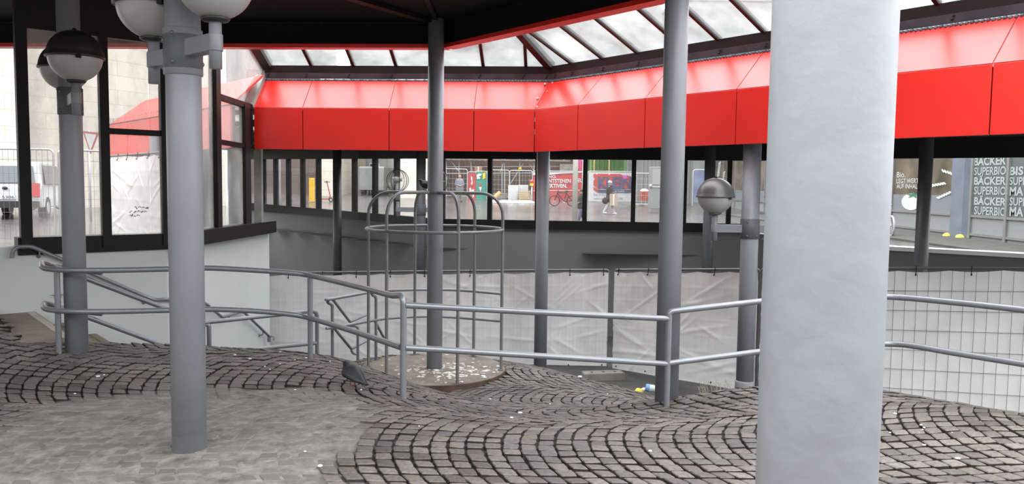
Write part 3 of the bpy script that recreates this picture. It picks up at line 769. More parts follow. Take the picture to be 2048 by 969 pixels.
c1083, t1083 = column(1083.5, 520, 13.1, 0.106, -1.3, 2.7, 'grey column in front of the white tarpaulins, right of the guard cage', foot=False)
c1497, t1497 = column(1499, 480, 9.95, 0.108, -0.85, 2.6, 'grey column carrying the single globe lamp in the yard, left of the massive column', foot=True)
c675, _ = column(674.5, 400, 19.6, 0.105, YZ, 2.65, 'shade-darkened grey ring column before the back windows, in line with the red scooter', paint=SHADEGREY)
c555, _ = column(554.5, 400, 23.0, 0.101, YZ, 2.65, 'shade-darkened grey ring column farthest left, beside the end of the stair wall', paint=SHADEGREY)
c842, t842 = column(842, 380, 17.2, 0.101, YZ, 2.65, 'shade-darkened grey ring column directly left of the caged column, with wire globe lamps', paint=SHADEGREY)
c1415, _ = column(1418, 400, 15.9, 0.105, YZ, 2.65, 'shade-darkened grey ring column behind the yard globe lamp', paint=SHADEGREY)
c1845, _ = column(1848, 400, 12.6, 0.102, YZ, 2.65, 'shade-darkened column right of the massive column, in front of the shop windows', paint=SHADEGREY)

# ================================================================ globe lamps
def lamp(colxy, r, za, off, label, stem_up=0.17, hatm=HAT, d=0.47, wire=False, group=None):
    c = XY(colxy); o = V((off[0], off[1], 0)); dn = o.normalized(); p = c + o; side = V((-dn.y, dn.x, 0))
    root = thing('globe_lamp', label, 'lamp', (p.x, p.y, za), group)
    mb = MB(); mb.bar(c + dn * (r * 0.9) + V((0, 0, za)), p + V((0, 0, za)), 0.085, 0.10)
    mb.cyl(p, 0.0425, za - 0.05, za + 0.05, 20); part('arm', mb, GREY, root, bevel=0.006)
    mb = MB(); mb.cyl(p, 0.036, za - 0.15, za + stem_up, 20); part('stem', mb, GREY, root)
    mb = MB(); mb.lathe((c.x, c.y, 0), [(r + .001, za - .125), (r + .010, za - .12), (r + .010, za + .12), (r + .001, za + .125)], 32); part('clamp_collar', mb, GREY, root)
    for s_ in (-1, 1):
        for zz in (-.085, .085):
            mb = MB(); mb.ball(c + dn * (r * 0.55) + side * (s_ * (r + .006) * 0.85) + V((0, 0, za + zz)), 0.014, 8, 6); part('bolt', mb, BOLT, root)
    zc = za + stem_up + d * 0.42
    R = d / 2
    if not wire:
        mb = MB(); pr = [(0.05, zc - R * 0.90)]
        for k in range(1, 13):
            a = -math.pi / 2 + math.pi / 2 * k / 12; rr_ = R * 0.93 * math.cos(a); zz = zc + R * 0.92 * math.sin(a)
            if rr_ > 0.052: pr.append((rr_, zz))
        pr.append((R * .9, zc + .01)); mb.lathe((p.x, p.y, 0), pr, 36); part('globe', mb, OPAL, root)
        mb = MB(); mb.lathe((p.x, p.y, 0), [(0.04, zc - R * 0.98), (0.075, zc - R * .95), (0.085, zc - R * .89), (0.06, zc - R * .84)], 28); part('globe_holder', mb, hatm, root)
        mb = MB(); pr = [(R * 1.01, zc - 0.012), (R * 1.02, zc), (R * 0.985, zc + 0.012)]
        for k in range(1, 11):
            a = math.pi / 2 * k / 10 * 0.985; pr.append((R * .97 * math.cos(a) , zc + .012 + R * .93 * math.sin(a)))
        mb.lathe((p.x, p.y, 0), pr, 40)
        h = part('hood', mb, hatm, root)
        mb = MB(); mb.lathe((p.x, p.y, 0), [(0.018, zc + R * .94), (0.018, zc + R * 1.02), (0.006, zc + R * 1.06)], 12); part('hood_knob', mb, BLACK, h)
        mb = MB(); q = p + V((0.55, -0.8, 0)).normalized() * R * 0.97; mb.box(q + V((0, 0, zc - 0.018)), (0.016, 0, 0), (0, 0.016, 0), (0, 0, 0.016)); part('hood_catch', mb, BLACK, root)
    else:
        zc = za + 0.62; mb = MB()
        for k in range(4):
            a = math.pi * k / 4 + .3
            mb.tube([V((p.x, p.y, zc)) + V((math.cos(a) * R * math.sin(t_), math.sin(a) * R * math.sin(t_), R * math.cos(t_))) for t_ in [2 * math.pi * j / 28 for j in range(28)]], 0.0065, 5, closed=True)
        part('wire_guard', mb, HAT, root)
        mb = MB(); mb.ball((p.x, p.y, zc), R * .96, 24, 16); part('clear_globe', mb, glass('clear_lamp_glass', 0.03, 0.12, 3.0, 0.10), root)
        mb = MB(); mb.cyl(p, 0.05, za + .2, zc - 0.02, 14); mb.cyl(p, 0.10, zc - 0.02, zc + .06, 14); part('lamp_fitting', mb, GALV, root)
    return root
lamp(cL, 0.105, 2.535, (0.30, -0.27), 'globe lamp cut off by the top edge, right of the foreground column', 0.15)
lamp(cL, 0.105, 2.50, (-0.27, 0.20), 'globe lamp cut off by the top edge, left of the foreground column', 0.15)
lamp(c150, 0.098, 2.445, (0.24, -0.34), 'black hooded globe lamp in front of the column by the stairs', 0.16)
lamp(c150, 0.098, 2.445, (-0.24, 0.36), 'black hooded globe lamp half hidden behind the column by the stairs', 0.16)
lamp(c1497, 0.108, 1.22, (-0.44, 0.0), 'grey hooded globe lamp on a level arm left of its yard column', 0.20, HATG)
lamp(c1497, 0.108, 1.22, (0.42, 0.0), 'globe lamp arm on the right of the yard column, going behind the massive column', 0.20, HATG)
lamp(c842, 0.101, 1.17, (-0.50, 0.0), 'bare wire globe lamp left of the shade-darkened ring column, above the cage', wire=True)
lamp(c842, 0.101, 1.17, (0.36, 0.15), 'bare wire globe lamp mostly hidden behind the caged column', wire=True)

# ================================================================ guard cage
DISCZ = -0.755; cx, cy = c870.x, c870.y
disc = thing('steel_disc', 'round rusty brown steel plate under the guard cage, spattered white', 'plate', (cx, cy, DISCZ - 0.06))
PLATE = bpy.data.materials.new('rusty_tread_plate'); PLATE.use_nodes = True
t = PLATE.node_tree; b = t.nodes['Principled BSDF']; b.inputs['Roughness'].default_value = 0.75
to = t.nodes.new('ShaderNodeTexCoord'); n1 = t.nodes.new('ShaderNodeTexNoise'); n1.inputs['Scale'].default_value = 5; n1.inputs['Detail'].default_value = 6
r1 = t.nodes.new('ShaderNodeValToRGB'); r1.color_ramp.elements[0].color = (0.125, 0.098, 0.077, 1); r1.color_ramp.elements[1].color = (0.20, 0.166, 0.137, 1); r1.color_ramp.elements[0].position = .35; r1.color_ramp.elements[1].position = .65
n3 = t.nodes.new('ShaderNodeTexNoise'); n3.inputs['Scale'].default_value = 17; n3.inputs['Detail'].default_value = 5; n3.inputs['Roughness'].default_value = .7
n4 = t.nodes.new('ShaderNodeTexNoise'); n4.inputs['Scale'].default_value = 2.3
r3 = t.nodes.new('ShaderNodeMapRange'); r3.inputs[1].default_value = 0.61; r3.inputs[2].default_value = 0.66
r4 = t.nodes.new('ShaderNodeMapRange'); r4.inputs[1].default_value = 0.40; r4.inputs[2].default_value = 0.52
ml = t.nodes.new('ShaderNodeMath'); ml.operation = 'MULTIPLY'
mp_ = t.nodes.new('ShaderNodeMapping'); mp_.inputs['Location'].default_value = (0.3, -0.55, 0)
gr = t.nodes.new('ShaderNodeVectorMath'); gr.operation = 'LENGTH'; sub = t.nodes.new('ShaderNodeVectorMath'); sub.operation = 'SUBTRACT'; sub.inputs[1].default_value = (cx + 0.25, cy - 0.2, DISCZ)
rg = t.nodes.new('ShaderNodeMapRange'); rg.inputs[1].default_value = 0.85; rg.inputs[2].default_value = 0.35
ml2 = t.nodes.new('ShaderNodeMath'); ml2.operation = 'MULTIPLY'
mxp = t.nodes.new('ShaderNodeMix'); mxp.data_type = 'RGBA'; mxp.inputs[7].default_value = (0.62, 0.62, 0.57, 1)
for n_ in (n1, n3, n4): t.links.new(to.outputs['Object'], n_.inputs['Vector'])
t.links.new(n1.outputs['Fac'], r1.inputs[0]); t.links.new(n3.outputs['Fac'], r3.inputs[0]); t.links.new(n4.outputs['Fac'], r4.inputs[0])
t.links.new(to.outputs['Object'], sub.inputs[0]); t.links.new(sub.outputs[0], gr.inputs[0]); t.links.new(gr.outputs['Value'], rg.inputs[0])
t.links.new(r3.outputs[0], ml.inputs[0]); t.links.new(r4.outputs[0], ml.inputs[1]); t.links.new(ml.outputs[0], ml2.inputs[0]); t.links.new(rg.outputs[0], ml2.inputs[1])
t.links.new(ml2.outputs[0], mxp.inputs[0]); t.links.new(r1.outputs[0], mxp.inputs[6]); t.links.new(mxp.outputs[2], b.inputs['Base Color'])
ck = t.nodes.new('ShaderNodeTexChecker'); ck.inputs['Scale'].default_value = 26
bp = t.nodes.new('ShaderNodeBump'); bp.inputs['Strength'].default_value = 0.4; bp.inputs['Distance'].default_value = 0.006
t.links.new(to.outputs['Object'], ck.inputs['Vector']); t.links.new(ck.outputs['Fac'], bp.inputs['Height']); t.links.new(bp.outputs[0], b.inputs['Normal'])
RUST = mat('rusty_edge', (0.075, 0.045, 0.03), 0.8, var=0.3, scale=9)
mb = MB(); mb.lathe((cx, cy, 0), [(0.95, DISCZ - .012), (0.95, DISCZ)], 64, smooth=False); part('plate_top', mb, PLATE, disc)
mb = MB(); mb.lathe((cx, cy, 0), [(0.945, DISCZ - .10), (0.965, DISCZ - .10), (0.965, DISCZ - .004), (0.945, DISCZ - .004)], 64, smooth=False); part('plate_rim', mb, RUST, disc)
GUANO = mat('dry_guano', (0.66, 0.66, 0.61), 0.9)
mb = MB(); rnd = random.Random(11)
for k in range(230):
    a = rnd.uniform(0, 6.28); r_ = abs(rnd.gauss(0, 0.40)) + 0.12
    x = cx + 0.2 + r_ * math.cos(a); y = cy - 0.15 + r_ * 0.85 * math.sin(a)
    if (x - cx) ** 2 + (y - cy) ** 2 > 0.8: continue
    s_ = rnd.uniform(.006, .032); mb.ball((x, y, DISCZ + 0.002), s_, 6, 4, rnd.uniform(.6, 1.6), rnd.uniform(.5, 1.0), 0.25)
o = mb.build('droppings', GUANO); tag(o, 'white bird droppings and crumbs strewn over the rusty plate', 'droppings', kind='stuff')

cage = thing('guard_cage', 'tubular grey guard cage of hooped posts around the caged column', 'cage', (cx, cy, DISCZ))
CR = 0.905; TOPC = 1.615
for k, a in enumerate((4, 66, 126, 184, 246, 303)):
    a = math.radians(-a); dx, dy = math.cos(a), math.sin(a)
    q = lambda r_, z: V((cx + dx * r_, cy + dy * r_, z))
    pts = [q(CR, DISCZ + .005), q(CR, 0.1), q(CR, TOPC - 0.30)]
    for j in range(1, 8):
        t_ = math.pi / 2 * j / 7; pts.append(q(CR - 0.30 + 0.30 * math.cos(t_), TOPC - 0.30 + 0.30 * math.sin(t_)))
    pts.append(q(0.11, TOPC))
    mb = MB(); mb.tube(pts, 0.021, 12); pst = part('hooped_post', mb, CAGEM, cage)
    mb = MB(); tn = V((-dy, dx, 0)); e_ = q(CR, DISCZ + .004)
    mb.box(e_, tn * 0.065, V((dx, dy, 0)) * 0.03, (0, 0, 0.004)); mb.ball(e_ + tn * .045, 0.014, 8, 5); mb.ball(e_ - tn * .045, 0.014, 8, 5); part('foot_plate', mb, BOLT, pst)
mb = MB(); RZc = 1.13
mb.tube([V((cx + CR * math.cos(t_), cy + CR * math.sin(t_), RZc)) for t_ in [2 * math.pi * j / 72 for j in range(72)]], 0.021, 10, closed=True); part('hoop_ring', mb, CAGEM, cage)
mb = MB(); mb.lathe((cx, cy, 0), [(0.107, TOPC - .02), (0.135, TOPC - .02), (0.135, TOPC + .02), (0.107, TOPC + .02)], 32); part('top_collar', mb, CAGEM, cage)

# ================================================================ railings
def rail_thing(label, loc, cat='railing', name='railing'): return thing(name, label, cat, loc)
def rail(root, pts, r=0.026, name='rail', n=12, sm=True):
    mb = MB(); mb.tube(pts, r, n); return part(name, mb, RAIL, root)
def post(root, p, z0, z1, r=0.026):
    mb = MB(); mb.tube([V((p[0], p[1], z0)), V((p[0], p[1], z1))], r, 14); return part('post', mb, RAIL, root)
pts_top = [(100, 543, 7.26), (180, 541.5, 7.2), (335, 538.5, 7.45), (412, 536.5, 7.6), (500, 540.5, 7.7), (580, 546, 7.78), (622, 552, 7.75), (700, 570, 7.15), (786, 592, 6.5)]
pts_low = [(108, 624, 7.26), (180, 624, 7.2), (335, 621, 7.45), (412, 619, 7.6), (500, 622, 7.7), (580, 629, 7.78), (620, 637, 7.75), (700, 661, 7.15), (802, 695, 6.37)]
front = rail_thing('long curved grey two-bar railing in the foreground, dipping in the middle', P(620, 720, 7.75))
top = [P(*q) for q in pts_top]; low = [P(*q) for q in pts_low]
A806 = P(806.5, 803, 6.35)
curl_t = [P(205, 545.5, 7.9), P(150, 541, 7.85), P(112, 533, 7.75), P(88, 527, 7.60), P(84, 529, 7.45), P(95, 538, 7.3)]
curl_l = [P(205, 628, 7.9), P(150, 622, 7.85), P(115, 614, 7.75), P(92, 608, 7.60), P(88, 610, 7.45), P(98, 620, 7.3)]
elb = P(806.5, 600, 6.35); e2 = V((A806.x, A806.y, elb.z))
rail(front, smoothpts(curl_t + top[1:], 5) + fillet([top[-1], V((A806.x, A806.y, P(806, 590, 6.35).z)), V((A806.x, A806.y, P(806, 640, 6.35).z))], 0.09)[1:])
rail(front, smoothpts(curl_l + low[1:], 5))
post(front, A806, gz(A806.x, A806.y) - .05, P(806, 612, 6.35).z)
A620 = P(621, 720, 7.78); post(front, A620, gz(A620.x, A620.y) - .1, P(621, 553, 7.78).z - .02)
A113 = P(118, 700, 7.3); post(front, A113, gz(A113.x, A113.y) - .06, P(113, 545, 7.3).z)
A1333 = P(1333, 820, 6.9)
z1 = P(1326, 638, 6.9).z; z2 = P(1326, 728.5, 6.9).z
rail(front, [P(811, 611, 6.35), P(1060, 624.5, 6.62), V((A1333.x, A1333.y, z1))]); rail(front, [P(811, 696, 6.35), P(1060, 711.5, 6.62), V((A1333.x, A1333.y, z2))])
RB = P(1514, 604, 6.98); RBl = P(1514, 704.5, 6.98); z3 = P(1340, 624, 6.9).z
post(front, A1333, gz(A1333.x, A1333.y) - .1, z3 - .03)
endt = [P(1640, 592.5, 7.05), P(1775, 594, 6.95), P(1905, 605, 6.5), P(2048, 620.5, 6.05), P(2200, 640, 5.6)]
endl = [P(1640, 690, 7.05), P(1775, 688.5, 6.95), P(1830, 693, 6.75), P(1905, 706, 6.5), P(2048, 729, 6.05), P(2200, 755, 5.6)]
st_ = V((A1333.x, A1333.y, z1 - 0.02)); el = V((A1333.x, A1333.y, z3))
rail(front, fillet([st_, el, RB], 0.05) + smoothpts([RB] + endt, 5)[1:])
rail(front, [V((A1333.x, A1333.y, P(1335, 727.5, 6.9).z))] + smoothpts([RBl] + endl, 5))
for (x, y, D) in ((1640, 800, 7.05),):
    q = P(x, y, D); post(front, q, gz(q.x, q.y) - .15, P(x, 594, D).z)
q = P(2180, 800, 5.65); post(front, q, gz(q.x, q.y) - .1, P(2180, 638, 5.65).z)

# stair-side handrail that starts behind the first column
nb0 = XY(P(107, 680, 7.54)) + V((0.03, 0.12, 0)); nb1 = nb0 + V((0.764, 0.645, 0))
st_r = rail_thing('pair of dark sloping handrails on the open side of the stairs', P(176, 559, 7.9))
rail(st_r, [PW(150, 547, nb0, nb1), PW(176, 559, nb0, nb1), PW(327, 616, nb0, nb1), PW(352, 626, nb0, nb1)], 0.024)
rail(st_r, [PW(150, 625, nb0, nb1), PW(178, 636, nb0, nb1), PW(338, 695.5, nb0, nb1), PW(352, 701, nb0, nb1)], 0.024)
for x in (352,):
    q = PW(x, 640, nb0, nb1); post(st_r, q, -1.2, PW(x, 626, nb0, nb1).z, .022)
lr = rail_thing('level two-bar landing railing behind the paved hump, left of the cage', P(413, 690, 9.2))
pl = [P(405, 646, 9.1), P(520, 634, 9.7), P(612, 624, 10.2)]
ce = P(634, 640, 10.35); rail(lr, fillet(pl + [V((ce.x, ce.y, P(634, 623, 10.35).z)), V((ce.x, ce.y, -0.9))], 0.1), 0.026)
rail(lr, [P(430, 710, 9.2), P(538, 696, 9.75), P(632, 687, 10.33)], 0.026)
q0 = P(410, 652, 9.15); q1 = P(418, 664, 9.15)
rail(lr, fillet([P(405, 650, 9.12), V((q1.x, q1.y, P(418, 650, 9.15).z)), V((q1.x, q1.y, -0.9))], 0.08), 0.026, 'post')

# wall handrail
wo_ = V((wdir.y, -wdir.x, 0)) * 0.07; wa = XY(WL0) + wo_; wb = XY(WL1) + wo_
ro_ = V((rd.y, -rd.x, 0)) * 0.07; ra = XY(WL1) + ro_; rb_ = XY(WR1) + ro_
wh = rail_thing('grey handrail fixed to the white stair wall, stepping down to the right', P(65, 493, 9.0), 'handrail', 'handrail')
a_ = [PW(24, 517, wa, wb), PW(25, 503, wa, wb), PW(34, 494.5, wa, wb), PW(62, 493, wa, wb), PW(127, 521, wa, wb), PW(178, 545, wa, wb), PW(308, 601, wa, wb), PW(334, 599, wa, wb)]
b_ = [PW(345, 583, ra, rb_), PW(412, 608, ra, rb_), PW(444, 635, ra, rb_), PW(482, 624.5, ra, rb_), PW(488, 625, ra, rb_), PW(538, 673, ra, rb_)]
b_[0] = a_[-1] + (b_[1] - a_[-1]) * 0.3
rail(wh, fillet(a_ + b_, 0.05, 3), 0.023)
def bracket(x, y, a, b, wn_):
    p = PW(x, y, a, b); mb = MB(); mb.tube(fillet([p, p - V((0, 0, .07)), p - V((0, 0, .08)) - wn_ * 1.0], .03), 0.010, 8); mb.ball(p - V((0, 0, .08)) - wn_ * 0.95, 0.025, 8, 6); part('wall_bracket', mb, RAIL, wh)
bracket(79, 500, wa, wb, wo_); bracket(290, 594, wa, wb, wo_); bracket(458, 632, ra, rb_, ro_); bracket(526, 662, ra, rb_, ro_)
p = PW(538, 673, ra, rb_); mb = MB(); mb.bar(p, p - V((0, 0, .10)), .05, .05, up=(0, 1, 0)); mb.tube([p, p + V((.09, -.02, -.0)), p + V((.09, -.02, -.07))], .014, 8); part('end_bracket', mb, RAIL, wh)

# railing round the back of the cage and the crossing stair rails under it
br_ = rail_thing('grey two-bar railing curving round behind the guard cage', P(744, 640, 11.3))
ce = P(1003.5, 620, 12.0)
up_ = smoothpts([P(650, 599, 10.9), P(664, 598.5, 10.95), P(744, 584.5, 11.4), P(792, 581, 11.7), P(855, 579.5, 12.0), P(920, 581, 12.1), P(990, 587, 12.02)], 4)
rail(br_, up_ + fillet([up_[-1], V((ce.x, ce.y, P(1003.5, 588, 12.0).z)), V((ce.x, ce.y, -1.0))], .08)[1:], .022)
rail(br_, smoothpts([P(652, 657.5, 10.9), P(690, 652, 11.1), P(738, 643, 11.4), P(779, 637, 11.65), P(855, 633, 12.0), P(920, 636, 12.1), P(1003, 643, 12.0)], 4), .022)
for (x, y0, D) in ((664.5, 610, 11.1), (752, 594, 11.5)):
    q = P(x, y0, D); zt = P(x, y0 - 6, D).z
    rail(br_, fillet([q + V((-0.055, -.05, .085)), q + V((-0.055, -.03, .03)), q, V((q.x, q.y, -1.45))], .03), .022, 'post')
cr_ = rail_thing('brown-grey zigzag stair handrails seen through the cage railing', P(700, 650, 11.7), 'handrail', 'handrail')
rail(cr_, fillet([P(666, 600, 11.0), P(700, 644.5, 11.6), P(738, 628, 12.3)], .04), .02)
rail(cr_, fillet([P(670, 659, 11.0), P(702.5, 698.5, 11.6), P(738, 680, 12.3)], .04), .02)
rail(cr_, [P(748, 640, 11.9), P(770, 680, 12.3)], .02)
for (x, y, D) in ((715.5, 660, 11.65),):
    q = P(x, y, D); rail(cr_, fillet([P(700, 652, 11.62), P(712, 653, 11.64), V((q.x, q.y, P(714, 656, 11.65).z)), V((q.x, q.y, -1.45))], .04), .02, 'post')
rail(cr_, fillet([P(702, 700, 11.6), P(706, 708, 11.63), P(715, 709, 11.65)], .05), .018)

# ================================================================ stairs by the white wall
stn = V((wdir.y, -wdir.x, 0))
def step(i, s0, s1, z, root=None):
    """one stone step block: s along the wall"""
    wa0 = XY(P(68, 622, 9.2)); a = wa0 + wdir * s0 + V((.0, .0, 0)); b = wa0 + wdir * s1; n = stn * 1.98
    a = a + stn * 0.03; b = b + stn * 0.03; n = stn * 1.95
    o_ = thing('stair_step', ['top stone tread with a worn pale nosing at the left end of the stairs', 'second stone step down, just right of the pale-nosed top tread', 'third stone step down, showing left and right of the stair column', 'fourth stone step down, right of the stair column', 'fifth stone step down, the last one showing above the setts', 'stone step hidden behind the paved hump'][min(i, 5)], 'step', (a.x, a.y, z - .2), 'steps of the stairs' if True else None)
    mb = MB(); mb.quadslab([V((*(a)[:2], z)), V((*(a + n)[:2], z)), V((*(b + n)[:2], z)), V((*(b)[:2], z))][::-1], V((0, 0, -0.9 if i < 5 else -.6))); part('tread', mb, STEPM, o_)
    mb = MB(); c_ = b - wdir * 0.085; e_ = b - wdir * .012
    mb.quadslab([V((*(c_)[:2], z + .004)), V((*(c_ + n)[:2], z + .004)), V((*(e_ + n)[:2], z + .004)), V((*(e_)[:2], z + .004))][::-1], V((0, 0, -.01))); part('nosing', mb, NOSE if i == 0 else STEPM, o_)
step(0, -0.46, 0.0, 0.20)
for i in range(1, 6): step(i, 0.0 + 0.32 * (i - 1), 0.32 * i, 0.20 - 0.165 * i)
# ================================================================ site fences with tarpaulins
def fence(a_top, a_bot, b_top, b_bot, label, tarp_front=True, wires=True, seed=1, gap=0.05):
    """panel between two ends given as top and bottom points"""
    root = thing('tarpaulin_fence', label, 'fence', (a_bot.x, a_bot.y, a_bot.z))
    d = XY(b_top) - XY(a_top); L = d.length; dn = d.normalized(); n = V((dn.y, -dn.x, 0))
    if n.dot(XY(CAM) - XY(a_top)) < 0: n = -n
    fr = MB(); dz = V((0, 0, -.22))
    a0, b0 = V((a_top.x, a_top.y, a_bot.z)), V((b_top.x, b_top.y, b_bot.z))
    fr.tube(fillet([a0 + dz, a_top + V((0, 0, .035)), b_top + V((0, 0, .035)), b0 + dz], .05), .02, 8); fr.tube([a0 + V((0, 0, .02)), b0 + V((0, 0, .02))], .014, 6)
    part('frame', fr, WIRE, root)
    if wires:
        mb = MB(); k = int(L / 0.135); off = -n * 0.012 if tarp_front else n * 0.03
        for i in range(1, k):
            t_ = i / k; mb.tube([a0.lerp(b0, t_) + off, a_top.lerp(b_top, t_) + off], .0028, 4, False)
        for j in range(1, 7):
            mb.tube([a0.lerp(a_top, j / 7) + off * 1.2, b0.lerp(b_top, j / 7) + off * 1.2], .0028, 4, False)
        part('wire_mesh', mb, WIRE, root)
    nx, nz = 170, 84; mb = MB(); vs = []; fs = []; rnd = random.Random(seed)
    folds = [(rnd.uniform(0, L), rnd.uniform(0.2, 1.6), rnd.uniform(-1, 1), rnd.uniform(.3, 1.0)) for _ in range(22)]
    for j in range(nz + 1):
        for i in range(nx + 1):
            u_ = i / nx; v_ = j / nz; p = a0.lerp(b0, u_).lerp(a_top.lerp(b_top, u_), v_); X = u_ * L; Z = v_ * 1.8
            h = 0.018 * noise.noise(V((X * 1.3, Z * 1.3, seed))) + 0.007 * noise.noise(V((X * 5, Z * 5, seed + 3)))
            for (fx, fz, sl, ln) in folds:                       # straight creases pulled from the eyelets
                s_ = (X - fx) * sl + (Z - fz); q = (X - fx) - (Z - fz) * sl
                if abs(q) < ln: h += 0.012 * math.exp(-(s_ / 0.03) ** 2) * (1 - abs(q) / ln)
            h += 0.0035 * max(0, math.cos(X / 0.135 * 2 * math.pi)) ** 6 + 0.003 * max(0, math.cos(Z / 0.257 * 2 * math.pi)) ** 10
            sag = 0.02 * abs(math.sin(u_ * L / 0.6 * math.pi)) * (v_ > .97)
            vs.append(p + n * (0.022 + h * (1 if tarp_front else .6) - (0 if tarp_front else .015)) - V((0, 0, sag)))
    for j in range(nz):
        for i in range(nx): a = j * (nx + 1) + i; fs.append((a, a + 1, a + nx + 2, a + nx + 1))
    mb.add(vs, fs, True); tp = part('tarpaulin', mb, TARP, root)
    mb = MB(); k = int(L / 0.62)
    for i in range(k + 1):
        t_ = (i + .15) / (k + .3)
        for q in (a_top.lerp(b_top, t_) - V((0, 0, .05)), a0.lerp(b0, t_) + V((0, 0, .05))):
            mb.ball(q + n * .045, .013, 6, 4, 1, 1, 1.2)
        q = a_top.lerp(b_top, t_); mb.tube([q + V((0, 0, .07)) + n * .02, q + n * .035 - V((0, 0, .04))], .006, 4)
    part('eyelets_and_ties', mb, BLACK, tp, 'stuff')
    return root
def fp(x, yt, yb, D):
    a = P(x, yt, D); return a, V((a.x, a.y, P(x, yb, D).z))
fa = fp(500, 551, 735, 14.4); fb = fp(860, 547, 735, 14.3); fc = fp(1217, 544, 735, 14.2); fd = fp(1231, 544, 737, 14.0); fe = fp(1519, 544, 786, 11.75); ff = fp(1523, 543, 795, 11.6); fg = fp(2080, 541, 835, 9.9)
fence(*fa, *fb, 'white tarpaulin fence panel behind the cage, adjoining the stair wall', seed=2)
fence(fb[0] + V((.04, 0, 0)), fb[1] + V((.04, 0, 0)), *fc, 'white tarpaulin fence panel between the cage and the gap with double posts', seed=5)
fence(*fd, *fe, 'white tarpaulin fence panel right of the double posts, behind the railing bend', seed=9)
fence(*ff, *fg, 'white tarpaulin fence panel with wire mesh in front, far right', tarp_front=False, seed=12)
# block feet and litter
def block(px, py, D, L, ang, label, h=0.15, wd=0.24):
    c = P(px, py, D); root = thing('ballast_block', label, 'concrete block', (c.x, c.y, YZ))
    a = math.radians(ang); ex = V((math.cos(a), math.sin(a), 0)); ey = V((-math.sin(a), math.cos(a), 0)); z = c.z
    mb = MB()
    q = lambda s, t_, z_: c + ex * (s * L / 2) + ey * (t_ * wd / 2) + V((0, 0, z_ - (z - z)))
    vs = []
    for (zz, k) in ((0, 1.0), (h * .9, .97), (h, .92)):
        for (s, t_) in ((-1, -1), (1, -1), (1, 1), (-1, 1)): p = c + ex * (s * L / 2 * k) + ey * (t_ * wd / 2 * k); vs.append(V((p.x, p.y, z + zz)))
    fs = [(0, 3, 2, 1), (8, 9, 10, 11)]
    for l_ in (0, 4):
        for i in range(4): fs.append((l_ + i, l_ + (i + 1) % 4, l_ + 4 + (i + 1) % 4, l_ + 4 + i))
    mb.add(vs, fs); part('block', mb, CONC, root)
    mb = MB()
    for s in (-.55, 0, .55): p = c + ex * s * L / 2; mb.cyl((p.x, p.y), .024, z + h - .002, z + h + .003, 12)
    part('socket_holes', mb, BLACK, root); return root
block(1206, 762, 13.2, 0.72, 10, 'grey concrete foot under the double fence posts')
LITW = mat('white_litter', (0.72, 0.72, 0.7), 0.7); LITY = mat('yellow_wrapper', (0.72, 0.62, 0.05), 0.4); LITB = mat('blue_bottle_film', (0.16, 0.32, 0.55), 0.3); LITC = mat('clear_bottle', (0.52, 0.56, 0.6), 0.25); LITR = mat('brown_stained_paper', (0.36, 0.16, 0.09), 0.7)
def crumple(mb, c, r, seed, sx=1, sy=1, sz=.7):
    o = len(mb.v); mb.ball(c, r, 12, 8, sx, sy, sz); c = V(c)
    for i in range(o, len(mb.v)):
        p = V(mb.v[i]); k = 1 + 0.45 * noise.noise(p * 22 + V((seed, 0, 0))); mb.v[i] = tuple(c + (p - c) * k)
c = P(1160, 760, 13.2); r_ = thing('paper_litter', 'crumpled white paper with a brown stain beside the concrete foot', 'litter', c)
mb = MB(); crumple(mb, c + V((0, 0, .03)), .055, 1); part('paper', mb, LITW, r_); mb = MB(); crumple(mb, c + V((.08, -.02, .035)), .05, 4); part('stained_paper', mb, LITR, r_)
c = P(1278, 786, 10.75); r_ = thing('wrapper', 'flattened yellow wrapper by the foot of the column at the railing bend', 'litter', c)
mb = MB(); crumple(mb, c + V((0, 0, .02)), .06, 3, 1.3, .8, .6); part('yellow_foil', mb, LITY, r_); mb = MB(); crumple(mb, c + V((.06, 0, .045)), .04, 7); part('white_flap', mb, LITW, r_)
c = P(1291, 784, 10.7); r_ = thing('plastic_bottle', 'crushed clear bottle with a blue label beside the yellow wrapper', 'bottle', c)
mb = MB(); mb.tube([c + V((0, 0, .06)), c + V((.05, -.01, .05))], [.05, .055], 10); part('label_band', mb, LITB, r_)
mb = MB(); mb.tube([c + V((.05, -.01, .05)), c + V((.10, -.02, .05)), c + V((.16, -.04, .03)), c + V((.20, -.05, .02))], [.052, .05, .03, .014], 10); part('bottle_body', mb, LITC, r_)
# crumbs and scraps scattered on the setts
mb = MB(); rnd = random.Random(21); k = 0
spots = [(590, 722), (560, 730), (612, 718), (655, 697), (705, 715), (720, 733), (196, 755), (208, 752), (530, 735), (540, 741), (590, 782), (722, 782), (838, 855), (1162, 798), (1040, 828), (1023, 838), (1780, 868), (1842, 853), (1848, 858), (1848, 893), (1904, 868), (1790, 830), (1690, 860), (1215, 790), (1262, 812), (1300, 905), (1240, 800), (500, 720), (470, 712), (350, 742), (640, 935), (150, 790), (1560, 850), (980, 800), (1100, 810), (610, 906), (1845, 862), (1915, 920), (560, 706), (660, 725)]
for (x, y) in spots:
    z = 0.0
    for _ in range(12):
        q = PZ(x, y, z); z = gz(q.x, q.y)
    s_ = rnd.uniform(.007, .016); mb.ball(q + V((0, 0, .008)), s_, 6, 4, rnd.uniform(.6, 1.5), rnd.uniform(.6, 1.3), .4)
o = mb.build('crumbs', LITW); tag(o, 'white crumbs and paper scraps scattered over the setts', 'crumbs', kind='stuff')
